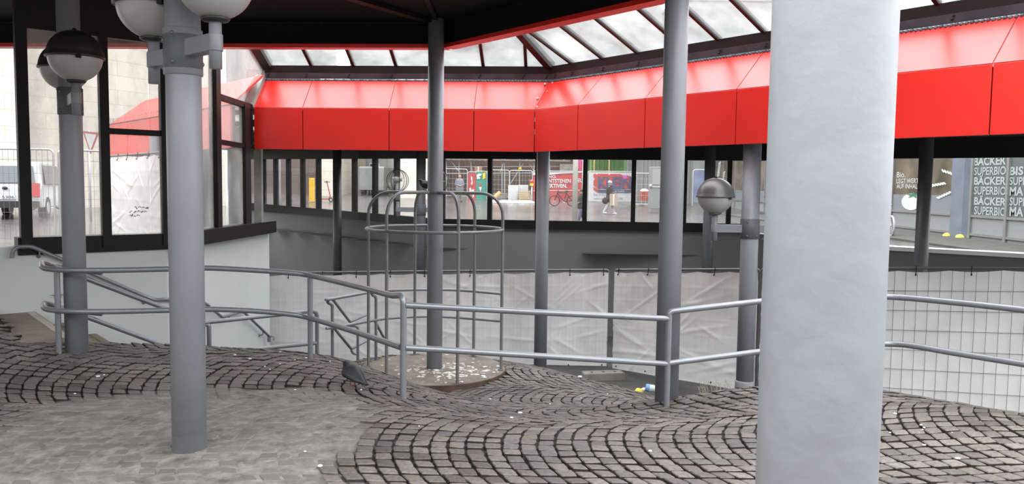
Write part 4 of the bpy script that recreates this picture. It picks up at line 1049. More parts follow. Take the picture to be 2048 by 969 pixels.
# dry stalks at the right crest
mb = MB()
for i in range(26):
    c = P(1398 + i * 2.6, 788 - i * .35 + rnd.uniform(-2, 2), 7.4); c.z = P(1398 + i * 2.6, 790 - i * .35, 7.4).z - .03; mb.tube([c, c + V((rnd.uniform(-.03, .01), 0, rnd.uniform(.05, .1))), c + V((rnd.uniform(-.07, .0), 0, rnd.uniform(.09, .15)))], .0018, 4, False)
o = mb.build('dry_weeds', mat('dry_stalk', (0.33, 0.30, 0.24), .9)); tag(o, 'thin dry weed stalks on the crest left of the massive column', 'weeds', kind='stuff')

# ================================================================ pigeons
PIG = mat('slate_pigeon_feathers', (0.016, 0.018, 0.023), .6, var=.35, scale=30); PIGW = mat('pigeon_grey_wing', (0.026, 0.029, 0.036), .6, var=.3, scale=40); PIGL = mat('pigeon_leg', (0.22, 0.06, 0.05), .6); PIGN = mat('pigeon_dark_neck', (0.009, 0.011, 0.012), .4)
PRIM = mat('pale_feather_rim', (0.30, 0.31, 0.34), .6)
def pigeon(c, s, yaw, label, tuck=False):
    root = thing('pigeon', label, 'pigeon', c)
    R_ = Matrix.Rotation(yaw, 3, 'Z')
    def L(p): return V(c) + R_ @ (V(p) * s)
    # spine loft: tail -> rump -> breast -> neck -> head (x forward)
    sec = [(-.19, .05, .006, .022), (-.15, .058, .010, .028), (-.10, .08, .030, .036), (-.05, .10, .055, .05), (0, .118, .072, .066), (.045, .130, .074, .066), (.08, .148, .058, .052), (.095, .166, .041, .040), (.105, .182, .031, .031), (.118, .191, .027, .027), (.133, .189, .016, .016), (.146, .186, .006, .006)]
    vs = []; fs = []; n = 16
    for i, (x, z, ry, rz) in enumerate(sec):
        a = sec[max(i - 1, 0)]; b_ = sec[min(i + 1, len(sec) - 1)]; tg = V((b_[0] - a[0], 0, b_[1] - a[1])).normalized(); nm = V((-tg.z, 0, tg.x))
        for k in range(n):
            an = 2 * math.pi * k / n; w_ = rz if abs(rz - ry) > .01 else ry
            vs.append(L(V((x, 0, z)) + V((0, 1, 0)) * math.cos(an) * (ry if i > 2 else rz) + nm * math.sin(an) * (ry if i < 3 else rz)))
    for i in range(len(sec) - 1):
        for k in range(n): fs.append((i * n + k, i * n + (k + 1) % n, (i + 1) * n + (k + 1) % n, (i + 1) * n + k))
    fs += [tuple(range(n)), tuple((len(sec) - 1) * n + k for k in range(n))[::-1]]
    mb = MB(); mb.add(vs, fs, True); part('body', mb, PIG, root)
    for sd in (-1, 1):
        mb = MB(); mb.tube([L((.075, sd * .050, .13)), L((.03, sd * .066, .126)), L((-.04, sd * .056, .105)), L((-.10, sd * .040, .078)), L((-.165, sd * .016, .062))], [.022 * s, .036 * s, .032 * s, .02 * s, .005 * s], 10); part('wing', mb, PIGW, root)
        mb = MB(); mb.tube([L((.01, sd * .025, .06)), L((.012, sd * .026, .0))], .006 * s, 6)
        for a in (-.6, 0, .6): mb.tube([L((.012, sd * .026, .004)), L((.012 + .03 * math.cos(a), sd * .026 + .03 * math.sin(a), .003))], .004 * s, 5)
        part('leg', mb, PIGL, root)
        mb = MB(); mb.ball(L((.122, sd * .024, .195)), .005 * s, 6, 4); part('eye', mb, LITR, root)
    mb = MB(); mb.tube([L((.140, 0, .189)), L((.154, 0, .185)), L((.164, 0, .179))], [.007 * s, .005 * s, .001 * s], 6); part('beak', mb, PIGN, root)
    mb = MB(); mb.quadslab([L((-.13, -.03, .066)), L((-.235, -.042, .036)), L((-.235, .042, .036)), L((-.13, .03, .066))], V((0, 0, -.006))); part('tail', mb, PIGN, root)
    return root
z = 0
for _ in range(12): q = PZ(707, 774, z); z = gz(q.x, q.y)
pigeon(q, 0.98, math.radians(138), 'dark slate pigeon standing on the setts left of the guard cage')
pigeon(P(854, 384.5, 10.78), 0.82, math.radians(178), 'small dark pigeon perched on top of the guard cage beside its column')
# ================================================================ the street around the pit
STREET = mat('wet_street_paving', (0.075, 0.068, 0.063), 0.22, var=0.35, scale=1.2, bump=0.5, bscale=2.5)
def sz(x, y): return 0.30 + 0.027 * max(0, y - 40) + 0.015 * max(0, -x)
RING = [tuple(WLX)[:2], tuple(WL0)[:2], tuple(WL1)[:2], tuple(WR1)[:2], (E0.x + .3, E0.y + .9), (E1.x, E1.y + .8), (E1.x + .8, E1.y + 4.5), tuple(WLend)[:2], tuple(W0)[:2], tuple(W1)[:2], tuple(R0)[:2], tuple(R1)[:2], tuple(R2)[:2], (20, 3), (20, -8), (-12, -8)]
def build_street():
    mb = MB(); idx = {}; S = 0.75
    xs = [-60 + S * i for i in range(int(105 / S) + 1)]; ys = [-8 + S * j for j in range(int(90 / S) + 1)]
    keep = {}
    for j in range(len(ys) - 1):
        for i in range(len(xs) - 1):
            cx_, cy_ = xs[i] + S / 2, ys[j] + S / 2
            if not inside(cx_, cy_, RING) and not (cx_ > -12 and cx_ < 20 and cy_ < 4): keep[i, j] = 1
    for (i, j) in keep:
        f = []
        for a, b in ((i, j), (i + 1, j), (i + 1, j + 1), (i, j + 1)):
            if (a, b) not in idx: idx[a, b] = len(mb.v); mb.v.append((xs[a], ys[b], sz(xs[a], ys[b])))
            f.append(idx[a, b])
        mb.f.append(f); mb.mi.append(0); mb.smooth.append(True)
    struct('ground_street', mb, STREET)
    mb = MB(); mb.slab([(-60, -40), (60, -40), (60, -4), (-60, -4)], -0.25, -0.05); struct('ground_rear', mb, CONC)
build_street()

CREAM = blocks('cream_stone_blocks', (0.47, 0.435, 0.375), (0.49, 0.455, 0.40), (0.37, 0.335, 0.285), 3.2, 0.62, 0.016)
BROWN = blocks('brown_cladding', (0.085, 0.06, 0.052), (0.105, 0.075, 0.065), (0.05, 0.035, 0.03), 1.4, 2.2, 0.02)
BEIGE = blocks('beige_plaster', (0.25, 0.195, 0.15), (0.27, 0.215, 0.17), (0.2, 0.15, 0.12), 6, 3, 0.01)
PALE = blocks('pale_render', (0.30, 0.305, 0.30), (0.285, 0.29, 0.29), (0.2, 0.2, 0.2), 3, 3.1, 0.03)
HAZE = mat('pale_grey_concrete', (0.135, 0.14, 0.138), 0.8, var=0.16, scale=0.12)
DKB = blocks('dark_brown_timber_hoarding', (0.07, 0.045, 0.035), (0.10, 0.06, 0.045), (0.035, 0.025, 0.02), 0.22, 3.0, 0.015)
GRB = blocks('grey_corrugated', (0.16, 0.16, 0.157), (0.175, 0.175, 0.17), (0.11, 0.11, 0.11), 0.25, 6, 0.03)
WIN = mat('dark_window_glass', (0.06, 0.07, 0.08), 0.08)
WFR = mat('window_frame_white', (0.6, 0.6, 0.6), 0.5)
def building(x0, x1, D, h, m_, label, D2=None, depth=6, win=None, name='building'):
    a = P(x0, 380, D); b = P(x1, 380, D2 or D); z = min(sz(a.x, a.y), sz(b.x, b.y)) - .1
    root = thing(name, label, 'building', (a.x, a.y, z))
    mb = MB(); mb.wall(a, b, z, z + h, depth); part('walls', mb, m_, root)
    d = XY(b) - XY(a); L = d.length; dn = d.normalized(); n = V((dn.y, -dn.x, 0))
    mb = MB(); mb.wall(XY(a) - dn * .1 + n * .1, XY(b) + dn * .1 + n * .1, z + h, z + h + .25, depth + .2); part('roof_edge', mb, GREYW, root)
    if win:
        sx_, sz_, w_, hh, z0 = win
        for r_ in range(int((h - z0) / sz_)):
            for c_ in range(int(L / sx_)):
                p = XY(a) + dn * (sx_ * (c_ + .5)) + V((0, 0, z + z0 + sz_ * (r_ + .45)))
                mb = MB(); mb.box(p + n * .02, dn * (w_ / 2 + .07), n * .05, V((0, 0, hh / 2 + .07))); f_ = part('window', mb, WFR, root)
                mb = MB(); mb.box(p + n * .05, dn * w_ / 2, n * .03, V((0, 0, hh / 2))); part('pane', mb, WIN, f_)
    return root
building(-700, 452, 22, 15, CREAM, 'long cream stone building filling the far left behind the dirty stair windows', D2=40)
building(455, 640, 63, 19, HAZE, 'pale grey building seen through the roof glass above the stair windows')
building(495, 641, 55, 8.5, BROWN, 'dark brown clad building at the left end of the back windows')
building(641.5, 668.5, 53, 8.5, CREAM, 'narrow cream stone wall directly behind the red scooter')
building(669.5, 702, 60.5, 8.5, BEIGE, 'beige plastered house between the cream wall and the glazed entrance')
building(703, 789, 68, 8.5, PALE, 'pale house with dark windows behind the white van', win=(1.3, 2.2, .7, 1.3, .6))
building(790, 858, 53, 8.5, CREAM, 'cream stone wall seen through the wire globe lamp')
building(858, 1172, 61, 9.0, DKB, 'dark brown timber-clad house front behind the scaffolding')
building(1173, 1264, 68.5, 9.0, GRB, 'grey ribbed building behind the green container')
building(1283, 1385, 52, 8.0, GRB, 'grey ribbed hoarding behind the steel cabinet')
building(700, 862, 78, 22, HAZE, 'pale office block in the haze, seen through the back roof glass')
building(864, 1318, 84, 28, HAZE, 'wide pale office block seen through the roof glass at the corner')
building(1340, 1720, 74, 17.5, HAZE, 'pale ribbed block seen through the roof glass above the right-hand canopy', win=(5.5, 20, 1.1, 9, 6.5))

REARB = blocks('unseen_wall_dark_brick', (0.16, 0.12, 0.10), (0.20, 0.15, 0.125), (0.12, 0.11, 0.10), 0.25, 0.08, 0.01)
mb = MB(); mb.wall((60, -24, 0), (-60, -24, 0), -0.1, 11, 6); mb.wall((-32, -24, 0), (-32, 21, 0), -0.1, 12, 6); o = struct('wall_unseen_sky_block', mb, REARB)  # unseen walls behind and left, added to keep low sky out of the reflections
# ---------------------------------------------------------------- shop front on the right
SX = 13.3
def PS(px, py):
    d = ray(px, py); return CAM + d * (SX / d.x)
ALU = mat('grey_aluminium', (0.22, 0.22, 0.215), 0.4, metal=0.4); PANEL = mat('pale_grey_shop_panel', (0.20, 0.205, 0.205), 0.5); PILL = mat('blue_grey_pillar', (0.12, 0.14, 0.175), 0.6, var=0.15, scale=2)
FILM = mat('grey_green_window_film', (0.085, 0.10, 0.10), 0.25); FROST = mat('frosted_window_strip', (0.16, 0.175, 0.19), 0.3); INT = mat('dim_shop_interior', (0.11, 0.09, 0.065), 0.25, var=0.5, scale=0.9)
LETW = mat('white_lettering', (0.46, 0.47, 0.465), 0.5); LETG = mat('pale_film_lettering', (0.28, 0.305, 0.30), 0.5); GREENL = mat('green_leaf', (0.03, 0.13, 0.08), 0.5)
shop = thing('shop_front', 'glazed grocery shop front with white lettering across the street on the right', 'shop front', (SX, 24, 0.3))
def yof(px): return PS(px, 400).y
ZB, ZT = 0.30, 4.2
ysh = [yof(x) for x in (2300, 2150, 2016, 1944, 1907, 1785, 1735, 1690, 1650, 1610, 1570, 1530, 1497, 1470, 1445, 1425)]
zs_ = PS(1990, 435.5).z; zl_ = PS(1990, 474).z
mb = MB(); mb.wall((SX, ysh[-1] + 8, 0), (SX, ysh[0] - 8, 0), ZT, 7.5, .6); part('upper_facade', mb, PALE, shop)
for k, y in enumerate(ysh):
    mb = MB(); mb.abox(SX - .06, y - .05, ZB - .1, SX + .08, y + .05, ZT); part('mullion', mb, ALU, shop)
for y0, y1 in zip(ysh[1:], ysh[:-1]):
    pil = abs(y0 - yof(1907)) < 1e-6 and False
    k = ysh.index(y0)
    if k == 4:                                          # the blue-grey pillar
        mb = MB(); mb.abox(SX - .12, y1 + .25, ZB - .1, SX + .3, y0 - .06, ZT); part('pillar', mb, PILL, shop)
        for yy in (y1 + .25, y0 - .02):
            mb = MB(); mb.ball((SX - .16, yy, ZB + .05), .12, 10, 6, 1, 1, .8); part('yellow_foot', mb, LITY, shop)
        continue
    for zz in (zs_, zl_):
        mb = MB(); mb.abox(SX - .05, y1, zz - .035, SX + .06, y0, zz + .035); part('rail', mb, ALU, shop)
    mb = MB(); mb.abox(SX, y1, zl_, SX + .05, y0, zs_); part('spandrel_panel', mb, PANEL, shop)
    mb = MB(); mb.abox(SX, y1, ZB - .1, SX + .05, y0, zl_); part('plinth_panel', mb, PANEL, shop)
    if k in (1, 2, 3):
        mb = MB(); mb.abox(SX, y1, zs_, SX + .04, y0, ZT); part('shop_window', mb, FILM, shop)
    else:
        zf = PS(1840, 390).z
        mb = MB(); mb.abox(SX, y1, zs_, SX + .04, y0, zf); part('shop_window', mb, FROST, shop)
        mb = MB(); mb.abox(SX, y1, zf, SX + .04, y0, ZT); part('shop_window', mb, INT, shop)
RT, UP = V((0, -1, 0)), V((0, 0, 1))
def stext(body, x0, x1, yb, yt, m_, bold=0.012, label=None):
    xm = (x0 + x1) / 2
    z0 = PS(xm, yb).z; z1 = PS(xm, yt).z; y0 = PS(x0, (yb + yt) / 2).y; y1 = PS(x1, (yb + yt) / 2).y
    part('lettering', text_mb(body, (SX - .002, y0, z0), RT, UP, (z1 - z0) / 0.70, bold, abs(y1 - y0), 0.01), m_, shop)
for body, yb, yt, bd in (('BÄCKER', 330, 314, .035), ('SUPERBIO', 349.8, 334.2, .022), ('BÄCKER', 369.5, 354.5, .035), ('SUPERBIO', 389.5, 373.8, .022), ('BÄCKER', 410.5, 395.6, .035), ('SUPERBIO', 430.6, 414.6, .022)):
    stext(body, 1949, 2013, yb, yt, LETG, bd)
for body, x1, yb, yt, bd in (('BIS', 2048, 350, 334, .035), ('SUPE', 2054, 370, 354.5, .022), ('MA', 2048, 391, 374.5, .035), ('SUPE', 2054, 411.5, 395.6, .022), ('MA', 2048, 432.5, 415, .035)):
    stext(body, 2020, x1, yb, yt, LETG, bd)
stext('Bio.', 1794.5, 1811.5, 355, 344, LETW, .004); stext('LEGT WERT', 1794, 1838, 366.8, 357.4, LETW, .004); stext('AUF INHALT', 1794, 1841, 377.4, 368.2, LETW, .004)
def decal(pts, m_, name, dx=0.012):
    mb = MB(); q = [V((SX - dx, p.y, p.z)) for p in pts]; n = len(q); mb.add(q + [p - V((.006, 0, 0)) for p in q], [tuple(range(n)), tuple(range(n, 2 * n))[::-1]] + [(i, (i + 1) % n, n + (i + 1) % n, n + i) for i in range(n)]); part(name, mb, m_, shop)
decal([PS(1823 + 19 * math.cos(a), 404 + 16.8 * math.sin(a)) for a in [2 * math.pi * k / 28 for k in range(28)]], LETW, 'tomato_sticker')
decal([PS(x, y) for x, y in ((1813, 388), (1822, 392), (1818, 396), (1828, 393), (1834, 397), (1834, 391), (1842, 389), (1831, 387), (1828, 384), (1826, 388))], GREENL, 'tomato_leaf', .02)
decal([PS(1778 + 5 * math.cos(a), 391 + 9 * math.sin(a)) for a in [2 * math.pi * k / 20 for k in range(20)]], LETW, 'pale_sticker')
def ear(x0, y0, x1, y1, n=5, r=4.2):
    for k in range(n):
        t_ = k / (n - 1); cx_, cy_ = x0 + (x1 - x0) * t_, y0 + (y1 - y0) * t_; a0 = math.atan2(y1 - y0, x1 - x0) + .7
        decal([PS(cx_ + r * math.cos(a) * math.cos(a0) - r * .45 * math.sin(a) * math.sin(a0), cy_ + r * math.cos(a) * math.sin(a0) + r * .45 * math.sin(a) * math.cos(a0)) for a in [2 * math.pi * j / 12 for j in range(12)]], LETW, 'wheat_sticker', .014 + .004 * (k % 2))
ear(1887, 342, 1903, 347, 4); ear(1864, 372, 1890, 367, 6); ear(1878, 396, 1902, 385, 6)
ear(1440, 326, 1437, 352, 8, 3.6); ear(1449, 345, 1446, 362, 5, 3)
# pavement kerb line by the shop and a parked bicycle wheel
mb = MB(); mb.abox(SX - 2.4, 12, sz(0, 0) - .02, SX - .1, 46, sz(0, 0) + .05); struct('ground_pavement', mb, ASPH)

# ---------------------------------------------------------------- people
SKINM = mat('skin', (0.36, 0.21, 0.16), 0.6)
def figure(px, D, H, yaw, label, joints, parts_, hair=None):
    """body grown over a skeleton; joints in units of height, x forward, y left, z up"""
    c = P(px, 400, D); g = V((c.x, c.y, sz(c.x, c.y)))
    root = thing('person', label, 'person', g)
    R_ = Matrix.Rotation(yaw, 3, 'Z'); W = lambda p: g + R_ @ (V(p) * H)
    J = dict(pel=((0, 0, .52), .062), spi=((0, 0, .64), .066), che=((0, 0, .76), .075), nek=((0, 0, .845), .032), hd0=((.012, 0, .885), .05), hd1=((.015, 0, .935), .058), hd2=((.008, 0, .975), .042))
    E = [('pel', 'spi'), ('spi', 'che'), ('che', 'nek'), ('nek', 'hd0'), ('hd0', 'hd1'), ('hd1', 'hd2')]
    for s, sg in (('l', 1), ('r', -1)):
        j = joints
        J['hip' + s] = ((0, sg * .052, .50), .052); J['kne' + s] = (j['kne' + s], .035); J['ank' + s] = (j['ank' + s], .024); J['toe' + s] = (tuple(V(j['ank' + s]) + V(j.get('toe', (.075, 0, -.018)))), .018)
        J['sho' + s] = ((0, sg * .10, .80), .036); J['elb' + s] = (j['elb' + s], .026); J['wri' + s] = (j['wri' + s], .018)
        E += [('pel', 'hip' + s), ('hip' + s, 'kne' + s), ('kne' + s, 'ank' + s), ('ank' + s, 'toe' + s), ('che', 'sho' + s), ('sho' + s, 'elb' + s), ('elb' + s, 'wri' + s)]
        d_ = (V(j['wri' + s]) - V(j['elb' + s])).normalized(); J['plm' + s] = (tuple(V(j['wri' + s]) + d_ * .035), .017); E.append(('wri' + s, 'plm' + s))
        sd_ = d_.cross(V((0, 0, 1))); sd_ = sd_.normalized() if sd_.length > .1 else V((0, 1, 0))
        for k in range(4):
            J['fin%d%s' % (k, s)] = (tuple(V(J['plm' + s][0]) + d_ * (.038 + .006 * (k in (1, 2))) + sd_ * (.010 * (k - 1.5)) - V((0, 0, .008))), .0055); E.append(('plm' + s, 'fin%d%s' % (k, s)))
        J['thu' + s] = (tuple(V(j['wri' + s]) + d_ * .03 + sd_ * .03), .006); E.append(('wri' + s, 'thu' + s))
    names = list(J); me = bpy.data.meshes.new('body'); me.from_pydata([W(J[n][0]) for n in names], [(names.index(a), names.index(b)) for a, b in E], [])
    o = bpy.data.objects.new('body', me); sc.collection.objects.link(o)
    md = o.modifiers.new('skin', 'SKIN'); md.use_smooth_shade = True
    for i, n in enumerate(names): o.data.skin_vertices[0].data[i].radius = (J[n][1] * H, J[n][1] * H)
    o.data.skin_vertices[0].data[0].use_root = True
    o.modifiers.new('sub', 'SUBSURF').levels = 1; o.modifiers['sub'].render_levels = 2
    me.materials.append(parts_['skin']); o.parent = root; o.location = -g
    def loft(name, secs, m_, n=14):
        mb = MB(); vs = []; fs = []
        for (x, y, z, rx, ry) in secs:
            for k in range(n):
                a = 2 * math.pi * k / n; vs.append(W((x + rx * math.cos(a), y + ry * math.sin(a), z)))
        for i in range(len(secs) - 1):
            for k in range(n): fs.append((i * n + k, i * n + (k + 1) % n, (i + 1) * n + (k + 1) % n, (i + 1) * n + k))
        fs += [tuple(range(n))[::-1], tuple((len(secs) - 1) * n + k for k in range(n))]
        mb.add(vs, fs, True); return part(name, mb, m_, root)
    def limb(name, js, rs, m_):
        mb = MB(); mb.tube([W(p) for p in js], [r * H for r in rs], 10); return part(name, mb, m_, root)
    ct, tr, sh = parts_['coat'], parts_['trousers'], parts_['shoes']; hem = parts_.get('hem', .40)
    loft('coat', [(0, 0, hem, .112, .142), (0, 0, .50, .108, .138), (0, 0, .62, .098, .128), (0, 0, .74, .096, .138), (0, 0, .80, .078, .13), (0, 0, .835, .05, .075), (.0, 0, .86, .045, .045)], ct)
    mb = MB(); mb.ball(W((.068, 0, .925)), .012 * H, 6, 4); part('nose', mb, parts_['skin'], root)
    for s, sg in (('l', 1), ('r', -1)):
        limb('sleeve', [(0, sg * .10, .81), joints['elb' + s], joints['wri' + s]], [.05, .04, .032], ct)
        limb('trouser_leg', [(0, sg * .05, .52), joints['kne' + s], tuple(V(joints['ank' + s]) + V((0, 0, .02)))], [.07, .05, .036], tr)
        a_ = V(joints['ank' + s]); tt = V(joints.get('toe', (.075, 0, -.018)))
        limb('shoe', [tuple(a_ + V((-.03, 0, -.012))), tuple(a_ + V((.02, 0, -.01))), tuple(a_ + tt * .7), tuple(a_ + tt * 1.15)], [.02, .032, .028, .016], sh)
    hs = parts_.get('hat')
    if hs: loft('hat', [(.005, 0, .925, .064, .062), (.005, 0, .955, .062, .060), (0, 0, .985, .045, .045), (0, 0, 1.0, .018, .018)], hs)
    else: loft('hair', [(-.02, 0, .89, .045, .058), (-.012, 0, .94, .058, .060), (-.005, 0, .98, .048, .05), (0, 0, .995, .02, .02)], parts_['hair'])
    if parts_.get('scarf'): loft('scarf', [(.01, 0, .83, .065, .075), (.01, 0, .86, .07, .07), (.01, 0, .885, .05, .052)], parts_['scarf'])
    return root, W
cl = lambda n, c, r=.8: mat(n, c, r)
DK = cl('dark_wool_coat', (0.025, 0.018, 0.018)); WHT = cl('white_knit', (0.48, 0.48, 0.475)); LTR = cl('pale_trousers', (0.36, 0.345, 0.35)); GRC = cl('grey_coat', (0.14, 0.145, 0.175)); HAIR = cl('brown_hair', (0.12, 0.06, 0.03)); NAVY = cl('navy_scarf', (0.05, 0.06, 0.10)); HV = cl('hi_vis_vest', (0.30, 0.42, 0.04))
walk = dict(knel=(.075, .05, .27), ankl=(.125, .05, .035), kner=(-.03, -.05, .27), ankr=(-.15, -.05, .05), elbl=(.0, .15, .62), wril=(.12, .06, .60), elbr=(.0, -.15, .62), wrir=(.12, -.06, .60))
stand = dict(knel=(.01, .055, .27), ankl=(0, .06, .035), kner=(.01, -.055, .27), ankr=(0, -.06, .035), elbl=(-.01, .15, .63), wril=(.10, .05, .60), elbr=(-.01, -.15, .63), wrir=(.10, -.05, .60))
wom, Ww = figure(1219, 40.4, 1.70, math.radians(-18), 'walking person in white hat, dark coat and white trousers crossing the street', walk, dict(skin=SKINM, coat=DK, trousers=LTR, shoes=WHT, hat=WHT, scarf=NAVY, hem=.36))
bagm = cl('kraft_paper', (0.32, 0.235, 0.16))
bq = Ww((.13, -.075, .5)); bag = thing('shopping_bag', 'large brown paper shopping bag held by the walking person in the white hat', 'bag', bq)
mb = MB(); w_ = .19; mb.add([bq + V((-w_, -.09, -.42)), bq + V((w_, -.09, -.42)), bq + V((w_, .09, -.42)), bq + V((-w_, .09, -.42)), bq + V((-w_ * 1.05, -.10, .18)), bq + V((w_ * 1.05, -.10, .18)), bq + V((w_ * 1.05, .06, .18)), bq + V((-w_ * 1.05, .06, .18))], [(3, 2, 1, 0), (0, 1, 5, 4), (1, 2, 6, 5), (2, 3, 7, 6), (3, 0, 4, 7)]); part('paper_bag', mb, bagm, bag)
mb = MB(); mb.box(bq + V((0, -.102, -.12)), (.04, 0, 0), (0, .004, 0), (0, 0, .28)); part('pale_stripe', mb, WHT, bag)
mb = MB(); mb.tube(fillet([bq + V((-.09, -.08, .16)), bq + V((-.06, -.06, .27)), bq + V((.06, -.06, .27)), bq + V((.09, -.08, .16))], .04), .008, 6); part('handle', mb, bagm, bag)
hq = Ww((-.10, -.12, .40)); hb = thing('handbag', 'black handbag hanging behind the walking person in the white hat', 'bag', hq)
mb = MB(); mb.ball(hq, .17, 12, 8, 1.0, .5, 1.0); part('pouch', mb, DK, hb); mb = MB(); mb.tube([hq + V((-.08, 0, .12)), Ww((0, -.12, .82)), hq + V((.1, 0, .12))], .012, 6); part('strap', mb, DK, hb)
figure(919, 50, 1.72, math.radians(-75), 'standing person in a grey coat left of the red and green banners', stand, dict(skin=SKINM, coat=GRC, trousers=GRC, shoes=DK, hair=HAIR, hem=.30))
figure(1163, 31, 1.30, math.radians(-150), 'dark hooded person half hidden by the window post beside the white pole', walk, dict(skin=SKINM, coat=DK, trousers=NAVY, shoes=bagm, hat=DK, hem=.42))
figure(741, 60, 1.75, math.radians(-60), 'distant worker in a yellow-green vest beside the white van', stand, dict(skin=SKINM, coat=HV, trousers=DK, shoes=DK, hair=HAIR, hem=.5))

# ---------------------------------------------------------------- building site behind the windows
def G(px, D, z=None):
    p = P(px, 400, D); return V((p.x, p.y, sz(p.x, p.y) if z is None else z))
def Y_(py, D, px=1024): return P(px, py, D).z
def panel_fence(x0, x1, D, label, h=2.0, foot=True):
    a, b = G(x0, D), G(x1, D); root = thing('site_fence', label, 'fence', a); mb = MB()
    mb.tube(fillet([a, a + V((0, 0, h)), b + V((0, 0, h)), b], .15), .028, 6); mb.tube([a + V((0, 0, .15)), b + V((0, 0, .15))], .02, 6); part('frame', mb, GALV, root)
    mb = MB(); L = (b - a).length; k = int(L / .22)
    for i in range(1, k): mb.tube([a.lerp(b, i / k) + V((0, 0, .15)), a.lerp(b, i / k) + V((0, 0, h))], .005, 4, False)
    for j in range(1, 6): mb.tube([a + V((0, 0, h * j / 6)), b + V((0, 0, h * j / 6))], .005, 4, False)
    part('wire_mesh', mb, GALV, root)
    for q in (a, b):
        mb = MB(); mb.box(q + V((0, 0, .07)), (.32, 0, 0), (0, .13, 0), (0, 0, .07)); part('foot', mb, CONC, root)
    return root
panel_fence(884, 934, 55.5, 'wire site fence panel behind the person in grey')
panel_fence(974, 1018, 55.5, 'wire site fence panel behind the grey pallets'); panel_fence(1019, 1064, 55.5, 'wire site fence panel behind the wrapped block stacks')
panel_fence(1266, 1300, 48, 'wire site fence panel beside the steel cabinet, with a rusty bin behind it')
BRED = mat('red_banner', (0.33, 0.045, 0.045), .6, var=.12, scale=1.5); BGRN = mat('green_banner', (0.03, 0.19, 0.135), .6); BWHT = mat('white_banner', (0.40, 0.40, 0.41), .6); KRED = mat('red_block_letters', (0.33, 0.045, 0.03), .6); KNAV = mat('navy_print', (0.05, 0.055, 0.12), .6); MAG = mat('magenta_paint', (0.45, 0.07, 0.33), .6); YEL = mat('yellow_notice', (0.45, 0.36, 0.02), .6); GTXT = mat('grey_print', (0.12, 0.12, 0.14), .6)
def banner(x0, x1, yt, yb, D, m_, label, frame=True):
    a = P(x0, yb, D); b = P(x1, yb, D); zt = P((x0 + x1) / 2, yt, D).z; z0 = (a.z + b.z) / 2
    root = thing('banner', label, 'banner', (a.x, D, z0))
    mb = MB(); nx = 24; vs = []; fs = []
    for j in range(9):
        for i in range(nx + 1):
            x = a.x + (b.x - a.x) * i / nx; z = z0 + (zt - z0) * j / 8; vs.append((x, D + .025 * noise.noise(V((x * 2, z * 2, 4))), z))
    for j in range(8):
        for i in range(nx): q = j * (nx + 1) + i; fs.append((q, q + 1, q + nx + 2, q + nx + 1))
    mb.add(vs, fs, True); part('sheet', mb, m_, root)
    if frame:
        mb = MB(); mb.tube(fillet([V((a.x - .05, D + .05, z0 - .2)), V((a.x - .05, D + .05, zt + .06)), V((b.x + .05, D + .05, zt + .06)), V((b.x + .05, D + .05, z0 - .2))], .15), .028, 6); part('frame', mb, GALV, root)
    return root
def btext(root, body, x0, x1, yb, yt, D, m_, bold=.01, dy=.05, name='lettering'):
    xm = (x0 + x1) / 2; z0 = P(xm, yb, D).z; z1 = P(xm, yt, D).z; X0, X1 = P(x0, yb, D).x, P(x1, yb, D).x
    part(name, text_mb(body, (X0, D - dy, z0), (1, 0, 0), (0, 0, 1), (z1 - z0) / .70, bold, X1 - X0, .004), m_, root)
def bshape(root, pts, D, m_, name, dy=.05, th=.01):
    q = [P(x, y, D) - V((0, dy, 0)) for x, y in pts]; n = len(q); mb = MB(); mb.add(q + [p + V((0, th, 0)) for p in q], [tuple(range(n))[::-1], tuple(range(n, 2 * n))] + [(i, (i + 1) % n, n + (i + 1) % n, n + i) for i in range(n)]); part(name, mb, m_, root)
b1 = banner(936, 951.5, 346, 400.5, 54, BRED, 'narrow red banner left of the green one on the site fence')
bshape(b1, [(942, 351), (945, 356), (944.5, 362), (946, 366), (943.5, 371), (941.5, 367), (943.5, 364), (942, 358)], 54, LETW, 'white_emblem'); bshape(b1, [(938.5, 377), (942, 375), (942.5, 382), (944, 379), (948, 379), (948, 394), (945, 396), (945, 386), (942, 385), (939, 384)], 54, LETW, 'white_emblem')
b2 = banner(952, 972, 344.5, 400.5, 54, BGRN, 'green banner with a red and white emblem beside the narrow red banner')
bshape(b2, [(953, 350), (958, 347.5), (964, 348), (963, 351), (958, 353), (962, 357), (954, 359)], 54, LETW, 'white_emblem'); bshape(b2, [(960.5, 366), (964, 372.5), (957.5, 372.5)], 54, KRED, 'red_emblem'); bshape(b2, [(957.5, 374), (964, 374), (960.8, 384)], 54, LETW, 'white_emblem'); bshape(b2, [(965.5, 346.5), (971, 345), (971, 357), (965.5, 359)], 54, YEL, 'yellow_notice')
b3 = banner(1066, 1168, 344.5, 403.5, 54.5, BRED, 'wide red banner with white lettering behind the parked bicycle')
btext(b3, 'ING.', 1094, 1113, 356, 350.6, 54.5, LETW, .02); btext(b3, 'ENTSTEHEN', 1092.5, 1141.5, 365.8, 358.4, 54.5, LETW, .02); btext(b3, 'NEU', 1147, 1166, 364.6, 357.4, 54.5, LETW, .02); btext(b3, 'EKTIVEN.', 1096, 1134, 375.6, 368.2, 54.5, LETW, .03)
bshape(b3, [(1066, 381.4), (1166, 380.2), (1166, 381.4), (1066, 382.6)], 54.5, LETW, 'white_line')
bshape(b3, [(1066, 344.6), (1168, 344.6), (1168, 346), (1125, 347.5), (1100, 350), (1066, 351)], 54.5, BWHT, 'white_edge')
b4 = banner(1176, 1277, 345, 403.5, 54, BWHT, 'white banner with big red and navy company lettering behind the walking person')
